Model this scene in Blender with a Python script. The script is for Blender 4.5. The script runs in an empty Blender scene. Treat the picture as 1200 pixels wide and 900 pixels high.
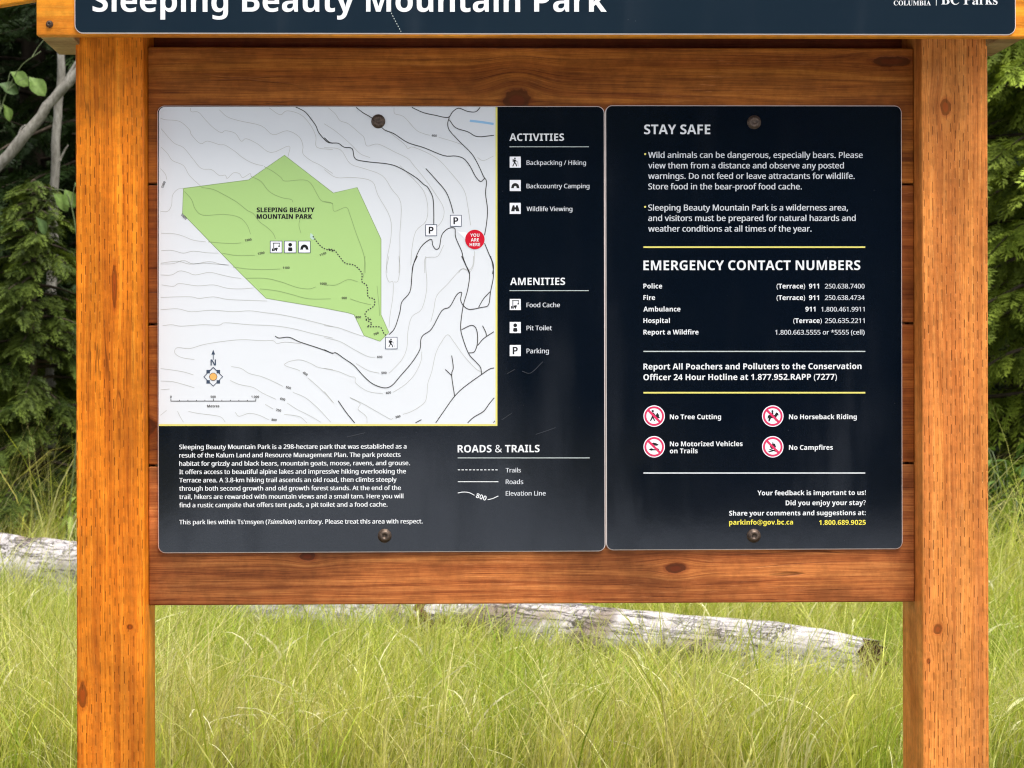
import bpy, bmesh, math, random
import numpy as np
from mathutils import Vector, Matrix

S = bpy.context.scene
COL = S.collection
RAD = math.radians

# ------------------------------------------------------------------ camera
FPX, PPX, PPY = 1800.0, 511.0, 442.0            # focal length and principal point in photo pixels (1200 x 900)
YAW, ROLL = RAD(1.0), RAD(0.12)
CAM = Vector((0.0, -3.15, 1.55))
FW = Vector((math.sin(YAW), math.cos(YAW), 0))
R0 = Vector((math.cos(YAW), -math.sin(YAW), 0)); U0 = Vector((0, 0, 1))
RC = R0 * math.cos(ROLL) - U0 * math.sin(ROLL)
UC = R0 * math.sin(ROLL) + U0 * math.cos(ROLL)
cd = bpy.data.cameras.new('camera'); cam = bpy.data.objects.new('camera', cd); COL.objects.link(cam)
cd.sensor_width = 36.0; cd.lens = FPX / 1200 * 36
cd.shift_x = (600 - PPX) / 1200; cd.shift_y = -(450 - PPY) / 1200
cd.clip_start = 0.05; cd.clip_end = 600
cd.dof.use_dof = True; cd.dof.focus_distance = 3.2; cd.dof.aperture_fstop = 11.0
cam.matrix_world = Matrix(((RC.x, UC.x, -FW.x, CAM.x), (RC.y, UC.y, -FW.y, CAM.y), (RC.z, UC.z, -FW.z, CAM.z), (0, 0, 0, 1)))
S.camera = cam

# ------------------------------------------------------------------ sky and light (bright overcast, light from behind the viewer's right shoulder)
SUN_EL, SUN_AZ = RAD(65), RAD(143)              # azimuth measured clockwise from +Y
w = bpy.data.worlds.new('World'); S.world = w; w.use_nodes = True
nt = w.node_tree; bg = nt.nodes['Background']
sky = nt.nodes.new('ShaderNodeTexSky'); sky.sky_type = 'NISHITA'; sky.sun_disc = False
sky.sun_elevation = SUN_EL; sky.sun_rotation = SUN_AZ; sky.dust_density = 3.0; sky.air_density = 1.0
hs = nt.nodes.new('ShaderNodeHueSaturation'); hs.inputs['Saturation'].default_value = 0.28
nt.links.new(sky.outputs[0], hs.inputs['Color']); nt.links.new(hs.outputs[0], bg.inputs[0])
bg.inputs[1].default_value = 0.095
sl = bpy.data.lights.new('sun', 'SUN'); sl.energy = 1.5; sl.angle = RAD(32); sl.color = (1.0, 0.965, 0.92)
so = bpy.data.objects.new('sun', sl); COL.objects.link(so)
sd = Vector((math.sin(SUN_AZ) * math.cos(SUN_EL), math.cos(SUN_AZ) * math.cos(SUN_EL), math.sin(SUN_EL)))
so.rotation_euler = (-sd).to_track_quat('-Z', 'Y').to_euler()
S.view_settings.view_transform = 'Standard'; S.view_settings.look = 'None'
S.view_settings.gamma = 1.0; S.view_settings.exposure = 1.5
S.view_settings.use_curve_mapping = False
S.cycles.use_denoising = True; S.cycles.denoiser = 'OPENIMAGEDENOISE'; S.cycles.denoising_input_passes = 'RGB_ALBEDO_NORMAL'; S.cycles.denoising_prefilter = 'NONE'; S.cycles.filter_width = 1.15; S.cycles.use_adaptive_sampling = False; S.cycles.sample_clamp_indirect = 4.0
S.cycles.max_bounces = 5; S.cycles.diffuse_bounces = 3; S.cycles.glossy_bounces = 2; S.cycles.transparent_max_bounces = 4

# ------------------------------------------------------------------ helpers
def ray(px, py):
    return FW + RC * ((px - PPX) / FPX) + UC * ((PPY - py) / FPX)
def P(px, py, Y):                                # the point on the plane y = Y seen at a photo pixel
    d = ray(px, py); return CAM + d * ((Y - CAM.y) / d.y)
def G(px, py):                                   # the point on the ground seen at a photo pixel
    d = ray(px, py); return CAM + d * ((0 - CAM.z) / d.z)

def tag(o, label=None, cat=None, group=None, kind=None):
    if label: o['label'] = label
    if cat: o['category'] = cat
    if group: o['group'] = group
    if kind: o['kind'] = kind
    return o
def empty(name, loc=(0, 0, 0), rz=0):
    o = bpy.data.objects.new(name, None); COL.objects.link(o); o.location = loc; o.rotation_euler = (0, 0, rz)
    o.empty_display_size = 0.1
    return o
def link(name, me, parent=None, loc=None):
    o = bpy.data.objects.new(name, me); COL.objects.link(o)
    if parent: o.parent = parent
    if loc is not None: o.location = loc
    return o
def mesh_np(name, v, q, mat, col=None, smooth=False):
    """mesh from numpy vertices and quads (or tris)"""
    me = bpy.data.meshes.new(name); v = np.asarray(v, dtype=np.float32); q = np.asarray(q, dtype=np.int32)
    n, k = q.shape
    me.vertices.add(len(v)); me.vertices.foreach_set('co', v.ravel())
    me.loops.add(n * k); me.loops.foreach_set('vertex_index', q.ravel())
    me.polygons.add(n); me.polygons.foreach_set('loop_start', np.arange(0, n * k, k, dtype=np.int32))
    me.polygons.foreach_set('loop_total', np.full(n, k, dtype=np.int32))
    if smooth: me.polygons.foreach_set('use_smooth', np.ones(n, dtype=bool))
    me.update(calc_edges=True)
    if col is not None:
        a = me.color_attributes.new('Col', 'FLOAT_COLOR', 'POINT')
        c = np.ones((len(v), 4), dtype=np.float32); c[:, :3] = col; a.data.foreach_set('color', c.ravel())
    me.materials.append(mat)
    return me
def from_bm(name, bm, mats, smooth=False):
    me = bpy.data.meshes.new(name); bm.to_mesh(me); bm.free()
    for m in (mats if isinstance(mats, (list, tuple)) else [mats]): me.materials.append(m)
    if smooth:
        for p in me.polygons: p.use_smooth = True
    return me
def box_bm(lo, hi, bevel=0.0, seg=2, wob=0.0, seed=0, cuts=0):
    bm = bmesh.new()
    r = bmesh.ops.create_cube(bm, size=1.0)
    lo = Vector(lo); hi = Vector(hi); c = (lo + hi) / 2; s = hi - lo
    for v in bm.verts: v.co = Vector((c.x + v.co.x * s.x, c.y + v.co.y * s.y, c.z + v.co.z * s.z))
    if bevel: bmesh.ops.bevel(bm, geom=list(bm.edges), offset=bevel, segments=seg, profile=0.5, affect='EDGES')
    return bm
def box(name, lo, hi, mat, parent=None, bevel=0.003, seg=2):
    bm = box_bm(lo, hi, bevel, seg)
    me = from_bm(name, bm, mat)
    return link(name, me, parent)

# ------------------------------------------------------------------ materials
class N:
    """a small node-graph writer"""
    def __init__(s, name, rough=0.6, spec=0.5):
        s.m = bpy.data.materials.new(name); s.m.use_nodes = True; s.t = s.m.node_tree; s.p = s.t.nodes['Principled BSDF']
        s.p.inputs['Roughness'].default_value = rough
        s.p.inputs['Specular IOR Level'].default_value = spec
    def new(s, t, **k):
        n = s.t.nodes.new(t)
        for a, b in k.items(): setattr(n, a, b)
        return n
    def put(s, sock, v):
        if hasattr(v, 'is_output') or isinstance(v, bpy.types.NodeSocket): s.t.links.new(v, sock)
        else: sock.default_value = v
    def obj(s): return s.new('ShaderNodeTexCoord').outputs['Object']
    def sep(s, v):
        n = s.new('ShaderNodeSeparateXYZ'); s.put(n.inputs[0], v); return n.outputs
    def comb(s, x, y, z):
        n = s.new('ShaderNodeCombineXYZ'); s.put(n.inputs[0], x); s.put(n.inputs[1], y); s.put(n.inputs[2], z); return n.outputs[0]
    def math(s, op, a, b=0.0, c=None, clamp=False):
        n = s.new('ShaderNodeMath', operation=op); n.use_clamp = clamp
        s.put(n.inputs[0], a); s.put(n.inputs[1], b)
        if c is not None: s.put(n.inputs[2], c)
        return n.outputs[0]
    def map(s, v, scale=(1, 1, 1), loc=(0, 0, 0)):
        n = s.new('ShaderNodeMapping'); s.put(n.inputs['Vector'], v); n.inputs['Scale'].default_value = scale; n.inputs['Location'].default_value = loc
        return n.outputs[0]
    def noise(s, v, scale=5, detail=3, rough=0.5, dist=0.0):
        n = s.new('ShaderNodeTexNoise'); s.put(n.inputs['Vector'], v); s.put(n.inputs['Scale'], scale)
        n.inputs['Detail'].default_value = detail; n.inputs['Roughness'].default_value = rough; n.inputs['Distortion'].default_value = dist
        return n.outputs[0]
    def voronoi(s, v, scale=5, feature='F1', out=0):
        n = s.new('ShaderNodeTexVoronoi', feature=feature); s.put(n.inputs['Vector'], v); n.inputs['Scale'].default_value = scale
        return n.outputs[out]
    def ramp(s, f, stops, interp='LINEAR'):
        n = s.new('ShaderNodeValToRGB'); s.put(n.inputs[0], f); n.color_ramp.interpolation = interp
        el = n.color_ramp.elements
        while len(el) < len(stops): el.new(0.5)
        for e, (p, c) in zip(el, stops):
            e.position = p; e.color = (*c, 1) if len(c) == 3 else c
        return n.outputs[0]
    def mix(s, f, a, b, mode='MIX'):
        n = s.new('ShaderNodeMix', data_type='RGBA', blend_type=mode); s.put(n.inputs[0], f)
        s.put(n.inputs[6], a if not isinstance(a, tuple) else (*a, 1)); s.put(n.inputs[7], b if not isinstance(b, tuple) else (*b, 1))
        return n.outputs[2]
    def smooth(s, f, a, b, lo=0.0, hi=1.0):
        n = s.new('ShaderNodeMapRange', interpolation_type='SMOOTHSTEP'); s.put(n.inputs[0], f)
        s.put(n.inputs[1], a); s.put(n.inputs[2], b); n.inputs[3].default_value = lo; n.inputs[4].default_value = hi
        return n.outputs[0]
    def bump(s, h, strength=0.3, dist=0.002):
        n = s.new('ShaderNodeBump'); s.put(n.inputs['Height'], h); n.inputs['Strength'].default_value = strength; n.inputs['Distance'].default_value = dist
        s.t.links.new(n.outputs[0], s.p.inputs['Normal'])
    def color(s, c): s.put(s.p.inputs['Base Color'], c if not isinstance(c, tuple) else (*c, 1))
    def rough(s, r): s.put(s.p.inputs['Roughness'], r)

def plain(name, c, rough=0.5, metal=0.0, spec=0.5):
    n = N(name, rough, spec); n.color(c); n.p.inputs['Metallic'].default_value = metal
    return n.m

def wood(name, axis, dark, mid, light, seed=0.0, knots=(), incise=None, rough=0.42, grain=1.0, patch=(0.72, 1.14)):
    """stained timber; axis 'x' or 'z' is the way of the grain; knots are (x, z, radius along, radius across) in object space"""
    n = N(name, rough, 0.16)
    o = n.obj(); x, y, z = n.sep(o)
    along, across = (x, z) if axis == 'x' else (z, x)
    ko = None; kd = None; push = None
    for (kx, kz, ra, rc) in knots:
        ka, kc = (kx, kz) if axis == 'x' else (kz, kx)
        a = n.math('DIVIDE', n.math('SUBTRACT', along, ka), ra); c = n.math('DIVIDE', n.math('SUBTRACT', across, kc), rc)
        d2 = n.math('ADD', n.math('MULTIPLY', a, a), n.math('MULTIPLY', c, c))
        g = n.math('POWER', 2.718, n.math('MULTIPLY', d2, -0.22))
        sh = n.math('MULTIPLY', n.math('MULTIPLY', c, g), rc * 0.9)
        core = n.math('POWER', 2.718, n.math('MULTIPLY', d2, -1.1))
        push = sh if push is None else n.math('ADD', push, sh)
        kd = core if kd is None else n.math('MAXIMUM', kd, core)
    ac = across if push is None else n.math('SUBTRACT', across, push)
    yy = y
    base = n.comb(n.math('ADD', n.math('MULTIPLY', along, 0.35), seed), ac, n.math('MULTIPLY', yy, 1.0))
    wv = n.noise(base, 2.2, 2, 0.5)                                            # slow wander of the growth rings
    ringc = n.comb(n.math('MULTIPLY', along, 0.5), n.math('ADD', ac, n.math('MULTIPLY', wv, 0.10)), n.math('ADD', n.math('MULTIPLY', yy, 0.4), seed))
    ring = n.noise(n.map(ringc, (1.3, 95.0 * grain, 10.0)), 1.0, 5, 0.68, 0.4)
    fibre = n.noise(n.map(n.comb(along, ac, yy), (7.0, 330.0, 300.0), (seed, 0, 0)), 1.0, 4, 0.75)
    blot = n.noise(n.map(n.comb(along, ac, yy), (2.6, 7.0, 3.0), (seed * 1.7, seed, 0)), 1.0, 3, 0.55)
    f = n.math('ADD', n.math('MULTIPLY', ring, 0.52), n.math('MULTIPLY', fibre, 0.55))
    c = n.ramp(f, [(0.38, dark), (0.53, mid), (0.68, light)])
    bl = n.smooth(blot, 0.3, 0.7, patch[0], patch[1])
    c = n.mix(1.0, c, n.comb(bl, bl, bl), 'MULTIPLY')
    st = n.noise(n.map(n.comb(along, ac, yy), (1.2, 38.0, 20.0), (seed * 0.7, 5.0, 0)), 1.0, 4, 0.6)          # uneven, streaky stain
    sk = n.smooth(st, 0.36, 0.62, 0.70, 1.16); c = n.mix(1.0, c, n.comb(n.math('POWER', sk, 0.7), sk, sk), 'MULTIPLY')
    mo = n.noise(n.map(o, (34, 34, 34), (seed, 0, 2)), 1.0, 5, 0.7); ms = n.smooth(mo, 0.35, 0.65, 0.84, 1.1); c = n.mix(1.0, c, n.comb(ms, ms, ms), 'MULTIPLY')
    h = n.math('ADD', n.math('MULTIPLY', fibre, 0.5), n.math('MULTIPLY', ring, 0.6))
    if kd is not None:
        kw = n.math('ADD', kd, n.math('MULTIPLY', n.math('SUBTRACT', n.noise(n.map(o, (60, 60, 60)), 1.0, 3), 0.5), 0.55))
        c = n.mix(n.smooth(kw, 0.08, 0.4, 0.0, 0.45), c, tuple(v * f_ for v, f_ in zip(dark, (0.9, 0.6, 0.6))))
        c = n.mix(n.smooth(kw, 0.36, 0.5, 0.0, 0.75), c, tuple(v * 0.35 for v in dark))
        c = n.mix(n.math('MULTIPLY', n.smooth(kw, 0.7, 0.9), 0.3), c, tuple(v * f_ for v, f_ in zip(dark, (1.2, 0.7, 0.7))))
        h = n.math('SUBTRACT', h, n.math('MULTIPLY', n.smooth(kw, 0.3, 0.45), 0.6))
    if incise:
        sp, per, ln, wd = incise
        u = n.math('DIVIDE', across, sp); ci = n.math('FLOOR', u); fu = n.math('SUBTRACT', u, ci)
        wn = n.new('ShaderNodeTexWhiteNoise', noise_dimensions='1D'); n.put(wn.inputs['W'], n.math('ADD', ci, seed))
        jit = wn.outputs[0]
        par = n.math('MULTIPLY', n.math('MODULO', n.math('ABSOLUTE', ci), 2.0), 0.5)
        vv = n.math('ADD', n.math('ADD', n.math('DIVIDE', along, per), par), n.math('MULTIPLY', jit, 0.22))
        vi = n.math('FLOOR', vv); fv = n.math('SUBTRACT', vv, vi)
        wn2 = n.new('ShaderNodeTexWhiteNoise', noise_dimensions='2D'); n.put(wn2.inputs['Vector'], n.comb(ci, vi, 0.0))
        r2 = wn2.outputs[0]
        du = n.math('MULTIPLY', n.math('ABSOLUTE', n.math('SUBTRACT', fu, n.math('ADD', 0.5, n.math('MULTIPLY', n.math('SUBTRACT', n.math('FRACT', n.math('MULTIPLY', r2, 7.3)), 0.5), 0.22)))), sp)
        dv = n.math('MULTIPLY', n.math('ABSOLUTE', n.math('SUBTRACT', fv, n.math('ADD', 0.4, n.math('MULTIPLY', n.math('FRACT', n.math('MULTIPLY', r2, 3.7)), 0.2)))), per)
        lenr = n.math('MULTIPLY', n.math('ADD', 0.35, n.math('MULTIPLY', r2, 0.75)), ln / 2)
        mu = n.smooth(du, wd * 0.35, wd * 0.8, 1.0, 0.0)
        mv = n.smooth(n.math('SUBTRACT', dv, lenr), -0.002, 0.0015, 1.0, 0.0)
        vis = n.math('MULTIPLY', n.smooth(n.noise(n.map(o, (22, 6, 4.0), (seed * 3, 0, 0)), 1.0, 3), 0.3, 0.55, 0.22, 1.0), n.smooth(r2, 0.0, 0.5, 0.35, 1.0))
        front = n.math('LESS_THAN', y, 0.004)
        mk = n.math('MULTIPLY', n.math('MULTIPLY', n.math('MULTIPLY', mu, mv), vis), front)
        c = n.mix(n.math('MULTIPLY', mk, 0.72), c, tuple(v * 0.3 for v in dark))
        h = n.math('SUBTRACT', h, n.math('MULTIPLY', mk, 2.5))
    ck = n.math('ABSOLUTE', n.math('SUBTRACT', n.noise(n.map(n.comb(along, ac, yy), (1.1, 16.0, 9.0), (seed * 4.1, 2.0, 0)), 1.0, 2, 0.5), 0.5))
    ck = n.math('MULTIPLY', n.smooth(ck, 0.0, 0.007, 1.0, 0.0), n.smooth(n.noise(n.map(o, (3.5, 3.5, 3.5), (seed, 8, 0)), 1.0, 2), 0.58, 0.68))
    c = n.mix(n.math('MULTIPLY', ck, 0.6), c, tuple(v * 0.25 for v in dark)); h = n.math('SUBTRACT', h, n.math('MULTIPLY', ck, 2.0))
    pale = n.math('MULTIPLY', n.smooth(n.noise(n.map(n.comb(along, ac, yy), (18.0, 260.0, 100.0), (seed * 2.3, 3.0, 0)), 1.0, 4, 0.7), 0.56, 0.72), n.smooth(n.noise(n.map(o, (5, 5, 5), (seed, 1, 0)), 1.0, 3), 0.4, 0.65))
    c = n.mix(n.math('MULTIPLY', pale, 0.35), c, tuple(min(0.9, v * 1.25 + 0.05) for v in light))
    n.color(c); n.bump(h, 0.5, 0.0015)
    n.rough(n.smooth(ring, 0.3, 0.7, rough + 0.12, rough - 0.05))
    return n.m

# ------------------------------------------------------------------ the place: ground
def ground_material():
    n = N('ground_soil', 0.95, 0.2); o = n.obj()
    a = n.noise(n.map(o, (0.6, 0.6, 0.6)), 1.0, 4); b = n.noise(o, 14, 5, 0.7)
    n.color(n.mix(n.smooth(a, 0.35, 0.65), n.ramp(b, [(0.3, (0.05, 0.045, 0.02)), (0.7, (0.14, 0.15, 0.05))]), n.ramp(b, [(0.3, (0.04, 0.035, 0.02)), (0.7, (0.16, 0.14, 0.08))])))
    n.bump(b, 0.6, 0.03)
    return n.m
def gravel_material():
    n = N('gravel_stone', 0.9, 0.3); o = n.obj()
    v = n.voronoi(o, 38); vc = n.voronoi(o, 38, out=1); big = n.noise(o, 0.5, 4)
    c = n.ramp(n.sep(vc)[0], [(0.0, (0.40, 0.44, 0.50)), (0.5, (0.54, 0.59, 0.66)), (1.0, (0.68, 0.72, 0.78))])
    n.color(n.mix(n.smooth(big, 0.4, 0.7, 0.0, 0.4), c, (0.44, 0.46, 0.48))); n.bump(v, 0.8, 0.02)
    return n.m
def ground_sheet(name, x0, x1, y0, y1, z, step, mat, kind='structure', amp=0.0, seed=3):
    nx = max(2, int((x1 - x0) / step)); ny = max(2, int((y1 - y0) / step))
    X, Y = np.meshgrid(np.linspace(x0, x1, nx + 1), np.linspace(y0, y1, ny + 1))
    Z = np.full_like(X, z)
    if amp: Z = Z + amp * (np.sin(X * 1.3 + seed) * np.cos(Y * 1.1 + seed * 2) * 0.6 + np.sin(X * 0.37 - Y * 0.51 + seed) * 0.4 - 0.9)
    v = np.stack([X, Y, Z], -1).reshape(-1, 3); idx = np.arange((nx + 1) * (ny + 1)).reshape(ny + 1, nx + 1)
    q = np.stack([idx[:-1, :-1], idx[:-1, 1:], idx[1:, 1:], idx[1:, :-1]], -1).reshape(-1, 4)
    o = link(name, mesh_np(name, v, q, mat, smooth=True)); tag(o, kind=kind); return o
tag(ground_sheet('ground', -150, 150, -150, 150, -0.01, 6.0, ground_material()), 'dark earth and thatch under the grass and trees', 'ground')
M_gravel = gravel_material()
tag(ground_sheet('gravel_lot', -26, 26, -12.5, -1.6, 0.004, 1.0, M_gravel), 'pale grey gravel lot in front of the notice board', 'gravel')
tag(ground_sheet('gravel_road', -2.6, 1.9, -36, -12.5, 0.004, 1.0, M_gravel), 'pale gravel road leading away from the lot between the trees', 'road')
def backdrop_sheet(sg, label):  # added dark slope that blocks bright sky between the trees
    r = np.random.default_rng(2); xs = np.linspace(-70, 70, 71); ys = np.linspace(20, 80, 31); X, Y = np.meshgrid(xs, ys)
    Z = (Y - 20) * 0.62 - 0.3 + r.normal(size=X.shape) * 0.9 * np.clip((Y - 20) / 4, 0, 1); v = np.stack([X, Y, Z], -1).reshape(-1, 3); idx = np.arange(71 * 31).reshape(31, 71)
    v[:, 1] = np.where(sg < 0, -v[:, 1] - 26, v[:, 1])
    q = np.stack([idx[:-1, :-1], idx[:-1, 1:], idx[1:, 1:], idx[1:, :-1]], -1).reshape(-1, 4)
    n = N('backdrop_hill', 0.95, 0.1); o = n.obj(); b = n.noise(o, 1.3, 6, 0.7)
    n.color(n.ramp(b, [(0.35, (0.008, 0.012, 0.005)), (0.65, (0.03, 0.045, 0.015))])); n.bump(b, 1.0, 0.8)
    tag(link('backdrop', mesh_np('backdrop', v, q, n.m)), label, 'hill', kind='structure')
backdrop_sheet(1, 'dark wooded hillside added behind the conifers and grass to block sky gaps')
backdrop_sheet(-1, 'dark wooded hillside added unseen beyond the gravel road to block sky gaps')

# ------------------------------------------------------------------ the notice board: posts, boards, header, roof
YB = 0.047                                       # front face of the boards (front of the posts is y = 0)
YH = -0.09                                       # front face of the header plank
post_cols = dict(dark=(0.45, 0.098, 0.004), mid=(0.74, 0.20, 0.010), light=(0.84, 0.28, 0.024))
M_postL = wood('stain_post_amber', 'z', seed=1.3, incise=(0.0095, 0.040, 0.023, 0.00145), knots=((P(97, 815, 0).x, P(97, 815, 0).z, 0.03, 0.010), (P(134, 335, 0).x, P(134, 335, 0).z, 0.05, 0.006), (P(152, 735, 0).x, P(152, 735, 0).z, 0.006, 0.007)), **post_cols)
M_postR = wood('stain_post_honey', 'z', (0.45, 0.125, 0.018), (0.72, 0.24, 0.05), (0.84, 0.33, 0.085), seed=7.9, incise=(0.0092, 0.039, 0.023, 0.00145), knots=((P(1108, 125, 0).x, P(1108, 125, 0).z, 0.02, 0.012), (P(1099, 738, 0).x, P(1099, 738, 0).z, 0.012, 0.010), (P(1088, 775, 0).x, P(1088, 775, 0).z, 0.006, 0.004)))
M_head = wood('stain_header', 'x', (0.58, 0.17, 0.009), (0.82, 0.28, 0.018), (0.86, 0.36, 0.035), seed=3.1)
M_raw = wood('raw_treated_wood', 'y' if False else 'x', (0.20, 0.13, 0.05), (0.30, 0.21, 0.09), (0.36, 0.27, 0.13), seed=5.5, rough=0.7)
M_dark = wood('wood_shaded_back', 'x', (0.12, 0.02, 0.008), (0.20, 0.045, 0.015), (0.26, 0.07, 0.02), seed=9.5)  # shade behind the header is put into this darker wood colour

KX = P(620, 450, 0).x
kiosk = empty('notice_board', (KX, 0, 0))
tag(kiosk, 'amber stained timber notice board frame of two posts, boards and a roofed header', 'notice board')
KOFF = Vector((-KX, 0, 0))
def kbox(name, lo, hi, mat, bevel=0.003, seg=2):
    o = box(name, lo, hi, mat, None, bevel, seg); o.parent = kiosk; o.location = KOFF
    return o

zb_l = P(45, 46.0, YH).z                          # underside of the header
ZH = P(600, 42.3, YH).z
xl0, xl1 = P(89.0, 450, 0).x, P(168.8, 450, 0).x
xr0, xr1 = P(1080.8, 450, 0).x, P(1158.4, 450, 0).x
PD = 0.132
def roof_z(x):                                   # underside of the roof: a shallow gable, falling to both sides
    a = P(0, 6.5, YH + 0.023); b = P(36, 0.5, YH + 0.023)
    return a.z + (b.z - a.z) / (b.x - a.x) * (min(x, 2 * KX - x) - a.x)
for (a, b, m) in ((xl0, xl1, M_postL), (xr0, xr1, M_postR)):
    kbox('post', (a, 0, -0.4), (b, PD, roof_z((a + b) / 2) + 0.13), m, 0.004, 3)

seams = [(55.0, 54.0), (216.5, 215.0), (381.0, 378.0), (547.0, 541.5), (712.0, 705.5)]
bzs = [(P(172, l, YB).z + P(1071, r, YB).z) / 2 for l, r in seams]
def kn(px, py, ra, rc):
    p = P(px, py, YB); return (p.x, p.z, ra, rc)
board_mats = [
    wood('stain_board_a', 'x', (0.14, 0.034, 0.005), (0.33, 0.098, 0.014), (0.46, 0.155, 0.026), seed=2.2, knots=(kn(606, 118, 0.03, 0.028), kn(1045, 72, 0.05, 0.012)), grain=0.7),
    wood('stain_board_b', 'x', (0.12, 0.025, 0.004), (0.25, 0.065, 0.012), (0.34, 0.10, 0.02), seed=11.2, grain=0.8),
    wood('stain_board_c', 'x', (0.13, 0.027, 0.004), (0.28, 0.075, 0.012), (0.37, 0.11, 0.02), seed=15.2, knots=(kn(172, 500, 0.02, 0.02),), grain=0.8),
    wood('stain_board_d', 'x', (0.16, 0.036, 0.010), (0.40, 0.120, 0.030), (0.58, 0.215, 0.06), seed=21.7, knots=(kn(792, 666, 0.024, 0.011), kn(360, 652, 0.02, 0.010)), grain=0.8, patch=(0.52, 1.22))]
xb0, xb1 = xl1 + 0.0006, xr0 - 0.0006
for i in range(4):
    kbox('board', (xb0, YB, bzs[i + 1] + 0.0022), (xb1, YB + 0.038, bzs[i] - 0.0022), board_mats[i], 0.0028, 2)
# two cleats behind the boards carry them
for xa in (xl1, xr0):
    s = 1 if xa < KX else -1
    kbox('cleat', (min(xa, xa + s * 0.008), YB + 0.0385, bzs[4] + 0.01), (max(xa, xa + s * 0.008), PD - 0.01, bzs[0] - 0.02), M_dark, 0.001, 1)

xh0, xh1 = P(42.5, 20, YH).x, P(1205, 20, YH).x
kbox('header_plank', (xh0, YH, ZH), (xh1, YH + 0.022, ZH + 0.222), M_head, 0.0022, 2)
for a, b in ((xh0 + 0.001, xh0 + 0.066), (xh1 - 0.052, xh1 - 0.001)):
    kbox('return_plank', (a, YH + 0.0225, ZH + 0.001), (b, 0.100, ZH + 0.062), M_raw, 0.002, 1)
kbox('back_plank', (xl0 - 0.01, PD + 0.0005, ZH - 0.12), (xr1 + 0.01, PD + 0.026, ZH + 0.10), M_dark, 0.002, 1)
# spacer blocks join the header plank to the posts
for a, b in ((xl0 + 0.02, xl1 - 0.02), (xr0 + 0.02, xr1 - 0.02)):
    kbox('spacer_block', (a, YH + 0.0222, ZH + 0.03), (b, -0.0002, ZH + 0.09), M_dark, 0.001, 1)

def roof_slab(sign, y0, y1, t, dz, mat, name):
    xo = KX + sign * 1.32; bm = bmesh.new(); vs = []
    for yv in (y0, y1):
        for x in (KX, xo):
            z = roof_z(x) + dz
            vs.append(bm.verts.new((x, yv, z))); vs.append(bm.verts.new((x, yv, z + t)))
    for f in ((0, 1, 3, 2), (4, 6, 7, 5), (0, 2, 6, 4), (1, 5, 7, 3), (0, 4, 5, 1), (2, 3, 7, 6)):
        bm.faces.new([vs[i] for i in f])
    bmesh.ops.recalc_face_normals(bm, faces=bm.faces)
    bmesh.ops.bevel(bm, geom=list(bm.edges), offset=0.002, segments=1, affect='EDGES')
    o = link(name, from_bm(name, bm, mat), kiosk, KOFF); return o
M_metal_roof = plain('roof_brown_metal', (0.06, 0.035, 0.022), 0.5, 0.0)
for s in (-1, 1):
    roof_slab(s, YH + 0.0225, YH + 0.0445, 0.139, 0.0, M_head, 'rake_board')
    roof_slab(s, YH - 0.05, 0.30, 0.03, 0.1395, M_raw, 'roof_deck')
    roof_slab(s, YH - 0.06, 0.31, 0.012, 0.1700, M_metal_roof, 'roof_sheet')

# ------------------------------------------------------------------ the three printed panels
def ink(name, c, rough=0.16):
    n = N(name, rough, 0.5)
    o = n.obj(); nz = n.noise(o, 3.0, 4, 0.6); f2 = n.noise(o, 60.0, 3, 0.6)
    n.rough(n.math('ADD', n.smooth(nz, 0.3, 0.7, rough - 0.03, rough + 0.05), n.math('MULTIPLY', f2, 0.04)))
    n.color(c); n.bump(n.noise(o, 90, 2), 0.02, 0.001)
    return n.m
def navy_ink(name, c):
    n = N(name, 0.15, 0.5); n.p.inputs['IOR'].default_value = 1.62; o = n.obj()
    nz = n.noise(o, 2.3, 4, 0.6); dust = n.noise(n.map(o, (1, 1, 0.4)), 130, 5, 0.75); spots = n.voronoi(o, 60)
    k = n.math('MULTIPLY', n.smooth(dust, 0.5, 0.8), n.smooth(nz, 0.35, 0.75, 0.05, 0.5))
    sp = n.smooth(spots, 0.0, 0.09, 1.0, 0.0)
    sp = n.math('MULTIPLY', sp, n.smooth(n.noise(o, 9, 2), 0.55, 0.7))
    cc = n.mix(n.math('MULTIPLY', k, 0.03), c, (0.25, 0.25, 0.25))
    cc = n.mix(n.math('MULTIPLY', sp, 0.12), cc, (0.5, 0.5, 0.5))
    n.color(cc); n.rough(n.math('ADD', n.smooth(nz, 0.3, 0.7, 0.07, 0.13), n.smooth(n.noise(n.map(o, (9, 9, 1.6)), 1.0, 4, 0.6), 0.45, 0.75, 0.0, 0.12))); n.bump(n.noise(o, 70, 3), 0.025, 0.001)
    return n.m
M_navy = navy_ink('print_navy', (0.0018, 0.0042, 0.0095))
M_navyH = navy_ink('print_navy_header', (0.010, 0.020, 0.032))
M_rim = plain('panel_edge', (0.72, 0.62, 0.58), 0.4)
I_white = ink('ink_white', (0.78, 0.78, 0.78)); I_soft = ink('ink_soft_white', (0.62, 0.63, 0.65))
I_map = ink('ink_map_paper', (0.71, 0.72, 0.735)); I_green = ink('ink_park_green', (0.41, 0.60, 0.22))
I_cont = ink('ink_contour', (0.50, 0.49, 0.46)); I_contg = ink('ink_contour_green', (0.27, 0.38, 0.15))
I_road = ink('ink_road', (0.07, 0.065, 0.06)); I_black = ink('ink_black', (0.02, 0.02, 0.02))
I_yel = ink('ink_yellow', (0.75, 0.66, 0.17)); I_yel2 = ink('ink_bright_yellow', (0.85, 0.72, 0.08)); I_red = ink('ink_red', (0.62, 0.012, 0.03))
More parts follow.
